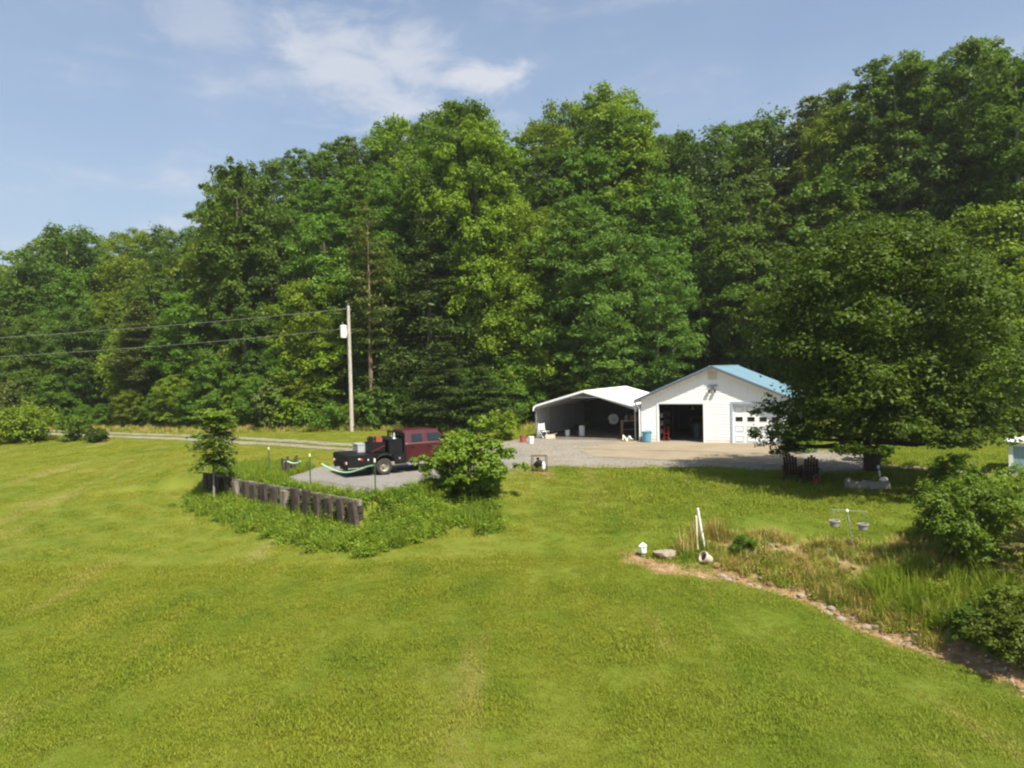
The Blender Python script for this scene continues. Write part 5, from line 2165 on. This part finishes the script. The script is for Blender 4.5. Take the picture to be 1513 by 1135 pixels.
def weeds():
    # bank under the retaining wall and round the shrub
    X, Y = cloud(11, 22000, -17, 3, 19, 36)
    k = (poly_sd(BANK_L, X, Y) < .40 + .25 * _rag(X, Y)) & (poly_sd(PADG, X, Y) > .05)
    wm = [weed_mesh('weed', 80 + i, 60, .36, .26, .085, ('weed', 'weed', 'leaf_mid')[i], .5) for i in range(3)] + [tuft_mesh('weed', 85, 30, .48, .16, .010, 'tall_grass', .8), weed_mesh('weed', 86, 60, .46, .22, .08, 'weed', .5)]
    scatter('weed_bank', X[k], Y[k], wm, .45, 1.25, 12)
    # grass strip behind the wall and round the pad
    X, Y = cloud(13, 9000, -18, -3, 24, 42)
    k = (poly_sd(PAD, X, Y) < 0) & (poly_sd(PADG, X, Y) > 0.05) & (np.minimum(line_d(WALL, X, Y), 9) < 4.5) & (_rag(X * .6, Y * .6) > -1.3)
    scatter('pad_edge_weeds', X[k], Y[k], [wm[0], wm[3], wm[3]], .45, .85, 14)
    # weedy bank on the right
    X, Y = cloud(15, 24000, 4, 17, 11, 27)
    sd = poly_sd(BANK_R, X, Y)
    k = (sd < .1) & (line_d(SWALE, X, Y) > .22 + .1 * _rag(X, Y)) & (line_d(SCAR, X, Y) > .22 + .2 * _rag(X, Y)) & (_rag(X * .7 + 9, Y * .7) > -.9)
    dm = [tuft_mesh('bank_tuft', 90, 30, .26, .16, .006, 'tall_grass', .8), tuft_mesh('bank_tuft', 91, 30, .30, .16, .006, 'straw', .9), weed_mesh('bank_tuft', 92, 40, .20, .18, .06, 'weed_dry'), weed_mesh('bank_tuft', 93, 40, .20, .18, .06, 'weed'), tuft_mesh('bank_tuft', 94, 30, .22, .18, .006, 'weed_dry', 1.0)]
    scatter('bank_undergrowth', X[k], Y[k], dm, .6, 1.35, 16)
    # tall grass patch on the right bank
    PG = [tuple(g(a, b))[:2] for a, b in ((1280, 880), (1330, 850), (1380, 862), (1440, 872), (1540, 880), (1540, 945), (1450, 940), (1380, 935), (1310, 915))]
    X, Y = cloud(17, 9000, 6, 16, 11, 24)
    k = poly_sd(PG, X, Y) < .25 * _rag(X, Y)
    tg = [tuft_mesh('tall_tuft', 95 + i, 16, .85, .14, .010, 'tall_grass', (.5, .8, 1.1)[i]) for i in range(3)] + [weed_mesh('tall_tuft', 99, 60, .5, .24, .09, 'weed', .3)]
    scatter('tall_grass_patch', X[k][:2600], Y[k][:2600], tg, .35, 1.1, 18, tilt=.22)
    # rough verge along the wood edge
    X, Y = cloud(19, 9000, -50, 6, 46, 80)
    eo = edge_off(X, Y)
    k = (eo > -3.4 - .5 * _rag(X, Y)) & (eo < 1.5) & (driveway_sd(X, Y) > .3)
    scatter('verge_grass', X[k], Y[k], [tuft_mesh('verge_tuft', 98, 30, .4, .22, .012, 'tall_grass', .8), tuft_mesh('verge_tuft', 99, 30, .42, .22, .012, 'straw', .8), weed_mesh('verge_tuft', 100, 40, .4, .3, .12, 'weed')], .6, 1.2, 20)
    # low ferns and brush on the forest floor
    X, Y = cloud(21, 5200, -70, 50, 44, 96)
    eo = edge_off(X, Y)
    k = (eo > .2) & (eo < 14)
    scatter('forest_brush', X[k], Y[k], [weed_mesh('brush', 102 + i, 60, 1.1, .8, .22, 'leaf_mid' if i else 'leaf_bright') for i in range(2)], .6, 1.5, 22)


weeds()


def loose_stones():
    X, Y = cloud(31, 60000, -20, 24, 26, 50)
    d = np.minimum(driveway_sd(X, Y), poly_sd(PADG, X, Y))
    k = (d < .12) & (d > -6)
    ap = np.minimum(poly_sd(AP1, X, Y), poly_sd(AP2, X, Y))
    k &= ap > 0
    ms = []
    for i, c in enumerate(('gravel_grey', 'gravel_pale', 'gravel_dark')):
        bm = bmesh.new()
        bmesh.ops.create_icosphere(bm, subdivisions=1, radius=.017)
        for v in bm.verts:
            v.co *= random.uniform(.7, 1.2)
            v.co.z *= .6
        me = bpy.data.meshes.new('stone')
        bm.to_mesh(me)
        bm.free()
        me.materials.append(M[c])
        ms.append(me)
    scatter('loose_gravel', X[k][:16000], Y[k][:16000], ms, .5, 1.3, 32, zlift=.036)


M['gravel_grey'] = simple('grey_gravel_stone', (.235, .215, .18), .9, var=.2)
M['gravel_pale'] = simple('pale_gravel_stone', (.32, .295, .255), .9, var=.2)
M['gravel_dark'] = simple('dark_gravel_stone', (.15, .135, .11), .9, var=.2)
loose_stones()


# flower bed: countable plants, stones and posts
def iris(label, px, py, h, n, seed, mat):
    p = g(px, py)
    o = tag(link('bed_plant', tuft_mesh('bed_plant', seed, int(n * 1.8), h, .30, .011, mat, .6)), label, 'plant')
    o.location = p
    return o


iris('straw-coloured clump of dead iris leaves left of the white posts', 1012, 815, .62, 60, 301, 'straw')
iris('taller half-dry iris clump at the foot of the white posts', 1030, 806, .75, 60, 302, 'straw')
iris('dark green iris clump at the foot of the two white posts', 1036, 812, .55, 40, 303, 'tall_grass')
iris('olive iris clump right of the white posts', 1062, 800, .75, 60, 304, 'weed_dry')
iris('yellowing iris clump between the white posts and the box bush', 1053, 797, .65, 50, 305, 'straw')
iris('short dark green plant between the flat stone and the clay pot', 1017, 826, .34, 36, 306, 'leaf_mid')
iris('small green plant between the white lantern and the flat stone', 957, 822, .3, 30, 307, 'tall_grass')


def rock_mesh(seed, flat=.6):
    bm = bmesh.new()
    bmesh.ops.create_icosphere(bm, subdivisions=2, radius=1)
    r = random.Random(seed)
    off = [Vector((r.gauss(0, 1), r.gauss(0, 1), r.gauss(0, 1))).normalized() for _ in range(7)]
    lim = [r.uniform(.55, .9) for _ in off]
    for v in bm.verts:
        for d, l in zip(off, lim):
            k = v.co.dot(d)
            if k > l:
                v.co -= d * (k - l)
        v.co.z *= flat
    me = bpy.data.meshes.new('rock')
    bm.to_mesh(me)
    bm.free()
    return me


def rocks():
    r = random.Random(77)
    base = [rock_mesh(i, r.uniform(.5, .8)) for i in range(6)]
    tan = []
    for i, b in enumerate(base):
        b.materials.append(M['rock' if i % 5 else 'rock_grey'])
    P = [Vector((*p, 0)) for p in SWALE]
    L_ = [(P[i + 1] - P[i]).length for i in range(len(P) - 1)]
    tot = sum(L_)
    n = 210
    for i in range(n):
        s = tot * (i + r.random()) / n
        k = 0
        while k < len(L_) - 1 and s > L_[k]:
            s -= L_[k]
            k += 1
        q = P[k].lerp(P[k + 1], min(s / L_[k], 1))
        d = (P[k + 1] - P[k]).normalized()
        q = q + Vector((-d.y, d.x, 0)) * r.gauss(.02, .20)
        sz = r.choice([.035, .045, .05, .06, .07, .08, .11]) * r.uniform(.8, 1.25)
        o = link('rock', base[r.randrange(6)])
        o.location = (q.x, q.y, Tz(q.x, q.y) + sz * .15)
        o.rotation_euler = (r.uniform(-.3, .3), r.uniform(-.3, .3), r.uniform(0, 6))
        o.scale = (sz * 1.25, sz, sz)
        tag(o, ('rough grey' if o.data.materials[0] == M['rock_grey'] else 'rough tan') + ' rock lying in the rocky ditch line', 'rock', 'rocks lining the ditch')
    for i in range(26):
        k = r.randrange(len(SCAR) - 1)
        a, b = Vector((*SCAR[k], 0)), Vector((*SCAR[k + 1], 0))
        q = a.lerp(b, r.random()) + Vector((r.gauss(0, .2), r.gauss(0, .2), 0))
        sz = r.uniform(.05, .12)
        o = link('rock', base[r.randrange(6)])
        o.location = (q.x, q.y, Tz(q.x, q.y) + sz * .2)
        o.rotation_euler = (0, 0, r.uniform(0, 6))
        o.scale = (sz * 1.3, sz, sz)
        tag(o, 'small pale rock on the bare top edge of the weedy bank', 'rock', 'rocks on the top edge of the bank')

    def one(label, px, py, s, mat, name='stone'):
        me = rock_mesh(px, .5)
        me.materials.append(M[mat])
        p = g(px, py)
        o = link(name, me)
        o.location = (p.x, p.y, p.z + s[2] * .25)
        o.scale = s
        return tag(o, label, 'stone')
    one('large flat pale stone in the flower bed right of the white lantern', 981, 824, (.42, .30, .40), 'rock_grey', 'flat_stone')
    one('small tan stone at the front edge of the flower bed', 958, 832, (.12, .1, .14), 'rock', 'stone')
    one('tan boulder in front of the clay pot at the end of the ditch', 1060, 838, (.17, .13, .2), 'rock', 'stone')
    one('grey stone behind the clay pot at the edge of the bank', 1226, 815, (.15, .12, .16), 'rock_grey', 'stone')


rocks()


def lean_post(label, px0, py0, px1, py1, r0, mat):
    p = g(px0, py0)
    q = at(px1, py1, p.y + .05)
    o = thing('garden_post', label, 'post', p)
    d = q - p
    MB().tube([d * -.1, d], [r0, r0 * .95], 10).build('shaft', mat, o)
    MB().tube([d, d * 1.02], [r0 * 1.12, r0 * .7], 10).build('post_cap', mat, o)


lean_post('tall white garden post leaning left among the irises', 1041, 811, 1031, 752, .036, 'plastic_white')
lean_post('shorter cream garden post standing left of the tall white post', 1031, 812, 1028.5, 763, .032, 'cream')


def bed_items():
    p = g(950, 822)
    o = thing('garden_lantern', 'small white garden lantern at the left tip of the flower bed', 'lantern', p, .3)
    MB().lathe([(.09, 0), (.09, .03), (.05, .05), (.045, .10)], n=14).build('lantern_base', 'post_grey', o)
    MB().box((0, 0, .20), (.17, .17, .20)).build('lantern_body', 'plastic_white', o, bevel=.015)
    MB().lathe([(.14, .30), (.14, .32), (.05, .39), (.02, .41)], n=4).build('lantern_roof', 'plastic_white', o)
    p = g(1045, 833)
    o = thing('clay_pot', 'pinkish clay pot tipped on its side at the end of the flower bed', 'pot', p + Vector((0, 0, .15)), 0)
    o.rotation_euler = (0, R(-62), R(20))
    MB().lathe([(.10, -.14), (.12, -.10), (.155, .12), (.175, .12), (.175, .18), (.145, .18), (.11, -.06)], n=18).build('pot_body', 'pot_pink', o)
    MB().lathe([(.118, -.05), (.138, .08), (.02, .09)], n=14).build('pot_soil', 'tie_wood', o)


bed_items()


def t_pole():
    p = g(1262, 817)
    top = at(1251.5, 755, p.y)
    d = top - p
    o = thing('bird_feeder_pole', 'thin grey T-shaped pole leaning left on the weedy bank', 'pole', p)
    MB().tube([d * -.1, d], [.016, .016], 8).build('shaft', 'post_grey', o)
    c0 = at(1227, 752.5, p.y) - p
    c1 = at(1281, 756.5, p.y) - p
    MB().tube([c0, c1], [.011, .011], 8).build('crossbar', 'post_grey', o)
    MB().lathe([(.04, -.03), (.045, 0), (.03, .05)], (d.x, d.y, d.z), 10).build('top_cap', 'cap', o)
    MB().tube([d * .72, d * .88], [.03, .034], 8).build('collar', 'post_grey', o)
    for lab, px, bx in (('pale hanging pot on the left arm of the T-shaped pole', 1233, 1231), ('pale hanging pot on the right arm of the T-shaped pole', 1275, 1277)):
        z_top = at(px, 770 if px < 1250 else 775, p.y)
        h = thing('hanging_pot', lab, 'hanging pot', z_top)
        MB().lathe([(.10, -.17), (.115, -.15), (.135, -.01), (.155, -.01), (.155, .02), (.12, .02), (.10, -.12)], n=16).build('pot_body', 'stone', h)
        hook = at(bx, 753.2 if px < 1250 else 756.2, p.y) - z_top
        w = MB()
        for k in range(3):
            a = k * 2.1
            w.tube([(.14 * math.cos(a), .14 * math.sin(a), .015), tuple(hook)], .004, 4)
        w.build('hanger_wire', 'grey_metal', h)
        MB().lathe([(.118, -.02), (.02, -.015)], n=12).build('pot_soil', 'tie_wood', h)


t_pole()


# ------------------------------------------------------------------ under the maple: two chairs, trough, goose; rack by the drive
def adirondack(label, p, rz):
    o = thing('adirondack_chair', label, 'chair', p, rz, None)
    for k in range(5):
        x = (k - 2) * .105
        h = .80 + .08 * (2 - abs(k - 2))
        rot = Matrix.Rotation(R(-24), 3, 'X')
        c = Vector((x, .30, .30)) + rot @ Vector((0, 0, h / 2))
        MB().box(c, (.09, .02, h), rot).build('back_slat', 'red_dark', o)
    for k in range(5):
        y = -.30 + k * .12
        MB().box((0, y, .40 - .03 * k), (.54, .10, .022)).build('seat_slat', 'red_dark', o)
    for x in (-.29, .29):
        MB().box((x, -.30, .28), (.05, .09, .56)).build('front_leg', 'red_dark', o)
        MB().bar((x * .9, -.30, .36), (x * .9, .62, .03), .03, .11).build('rear_leg', 'red_dark', o)
        MB().box((x * 1.12, -.02, .575), (.13, .72, .025)).build('armrest', 'red_dark', o)
        MB().bar((x, .34, .56), (x * .92, .42, .2), .04, .06).build('arm_support', 'red_dark', o)
    MB().box((0, .46, .74), (.5, .03, .06), Matrix.Rotation(R(-24), 3, 'X')).build('back_rail', 'red_dark', o)


adirondack('left of the two dark red slatted garden chairs under the maple', g(1171, 710), R(150))
adirondack('right of the two dark red slatted garden chairs under the maple', g(1196, 713), R(165))
t = thing('red_bucket', 'small bright red bucket in front of the right garden chair', 'bucket', g(1207, 716))
MB().lathe([(.10, 0), (.14, .26), (.15, .27), (.13, .27), (.10, .03)], n=16).build('bucket_body', 'red', t)
MB().tube([(.14 * math.cos(a), .0, .26 + .12 * math.sin(a)) for a in np.linspace(0, PI, 8)], .007, 5).build('bail_handle', 'grey_metal', t)


def trough():
    p = g(1281, 722)
    rz = R(-4)
    o = thing('stone_trough', 'long low grey stone trough planter in the maple shade', 'planter', p, rz)
    for y in (-.2, .2):
        MB().box((0, y, .15), (1.5, .07, .30)).build('side_wall', 'stone', o, bevel=.012)
    for x in (-.715, .715):
        MB().box((x, 0, .15), (.07, .325, .30)).build('end_wall', 'stone', o, bevel=.012)
    MB().box((0, 0, .1), (1.355, .325, .2)).build('soil', 'tie_wood', o)
    MB().box((-.72, -.05, .36), (.14, .2, .12)).build('corner_block', 'stone', o, bevel=.02)
    # goose figure at the right end
    q = p + Vector((.62, -.02, .195))
    s = thing('goose_figure', 'white goose figure standing at the right end of the stone trough', 'statue', q, R(200))
    MB().lathe([(.01, -.20), (.07, -.15), (.11, -.04), (.10, .08), (.05, .17), (.01, .2)], (0, 0, .14), 14, 'X').build('goose_body', 'plastic_white', s)
    MB().tube([(.12, 0, .18), (.19, 0, .30), (.17, 0, .42), (.20, 0, .47), (.26, 0, .46)], [.055, .035, .03, .042, .02], 10).build('neck', 'plastic_white', s)
    MB().tube([(.25, 0, .46), (.33, 0, .445)], [.018, .006], 7).build('beak', 'orange', s)
    for y in (-.04, .04):
        MB().tube([(0, y, .0), (0, y, .08)], .012, 6).build('leg', 'orange', s)
    h = tag(link('hosta_plant', tuft_mesh('hosta_plant', 400, 34, .34, .12, .022, 'tall_grass', 1.0)), 'yellow-green spiky plant growing in the trough beside the goose', 'plant')
    h.location = p + Vector((.33, 0, .19))
    h = tag(link('trough_plant', tuft_mesh('trough_plant', 401, 24, .2, .12, .018, 'leaf_mid', 1.0)), 'low dark plant growing in the left half of the trough', 'plant')
    h.location = p + Vector((-.35, 0, .19))


trough()
t = thing('path_light', 'small white path light at the foot of the maple trunk', 'path light', g(1290, 699) + Vector((0, -.45, 0)))
MB().tube([(0, 0, -.05), (0, 0, .25)], .014, 6).build('stake', 'grey_metal', t)
MB().lathe([(.05, .25), (.06, .27), (.06, .34), (.08, .35), (.02, .40)], n=12).build('lamp_head', 'plastic_white', t)
t = thing('paving_slab', 'lone pale slab lying on the shaded drive left of the garden chairs', 'slab', g(1138, 688), .2)
MB().box((0, 0, .06), (.5, .36, .07)).build('slab_stone', 'stone', t, bevel=.012)


def rack():
    p = g(797, 697)
    o = thing('wire_rack', 'rusty wire log rack holding black bags beside the drive edge', 'rack', p, R(8))
    for x in (-.32, .32):
        for y in (-.18, .18):
            MB().tube([(x, y, 0), (x, y, .74)], .016, 6).build('upright', 'tie_wood', o)
    for y in (-.18, .18):
        for z in (.12, .72):
            MB().tube([(-.32, y, z), (.32, y, z)], .014, 6).build('rail', 'tie_wood', o)
    for x in (-.32, -.11, .11, .32):
        MB().tube([(x, -.18, .12), (x, .18, .12)], .012, 6).build('cross_bar', 'tie_wood', o)
    b = thing('black_bag', 'crumpled black bag slumped in the wire rack', 'bag', p + Vector((-.06, 0, .13)), .3)
    bm = rock_mesh(9, .95)
    bm.materials.append(M['black_paint'])
    q = link('bag_body', bm, b)
    q.scale = (.24, .19, .24)
    q.location = (0, 0, .2)
    MB().lathe([(.03, .40), (.06, .44), (.08, .50), (.03, .47)], n=9).build('bag_neck', 'black_paint', b)
    j = thing('white_jug', 'white plastic jug at the right side of the wire rack', 'jug', p + Vector((.19, -.07, .137)))
    MB().lathe([(.075, 0), (.08, .02), (.08, .22), (.03, .31), (.03, .34)], n=14).build('jug_body', 'plastic_white', j)
    MB().lathe([(.034, .34), (.034, .37), (.015, .375)], n=10).build('jug_cap', 'blue_bin', j)


rack()


def shed():
    p = g(1491, 703)
    o = thing('blue_shed', 'corner of a white and blue-grey outbuilding at the right edge beside the footpath', 'shed', p, R(-38))
    MB().box((.06, .06, .65), (.14, .14, 1.3)).build('corner_post', 'white', o)
    for k in range(9):
        MB().box((.14 + .225 * k + .10, .05, .62), (.215, .05, 1.1)).build('wall_panel', 'shed_blue', o)
    MB().box((1.3, .05, 1.24), (2.4, .10, .12)).build('top_rail', 'white', o)
    MB().box((1.3, .05, .04), (2.4, .10, .07)).build('bottom_rail', 'white', o)
    MB().box((.06, 1.3, .65), (.06, 2.3, 1.24)).build('side_wall', 'shed_blue', o)
    MB().prism([(-.15, 1.31), (2.6, 1.31), (2.6, 1.36), (-.15, 1.36)], -.12, 2.6).build('roof', 'white_metal', o)


shed()


# ------------------------------------------------------------------ thin summer haze
hz, hnt, hb = new_mat('thin_haze')
hnt.nodes.remove(hb)
pv = hnt.nodes.new('ShaderNodeVolumePrincipled')
pv.inputs['Color'].default_value = (.86, .90, .90, 1)
pv.inputs['Density'].default_value = .00030
pv.inputs['Anisotropy'].default_value = .2
hnt.links.new(pv.outputs[0], hnt.nodes['Material Output'].inputs['Volume'])
ho = MB().box((0, 650, 28), (1900, 2000, 76)).build('haze', hz)
ho['kind'] = 'stuff'
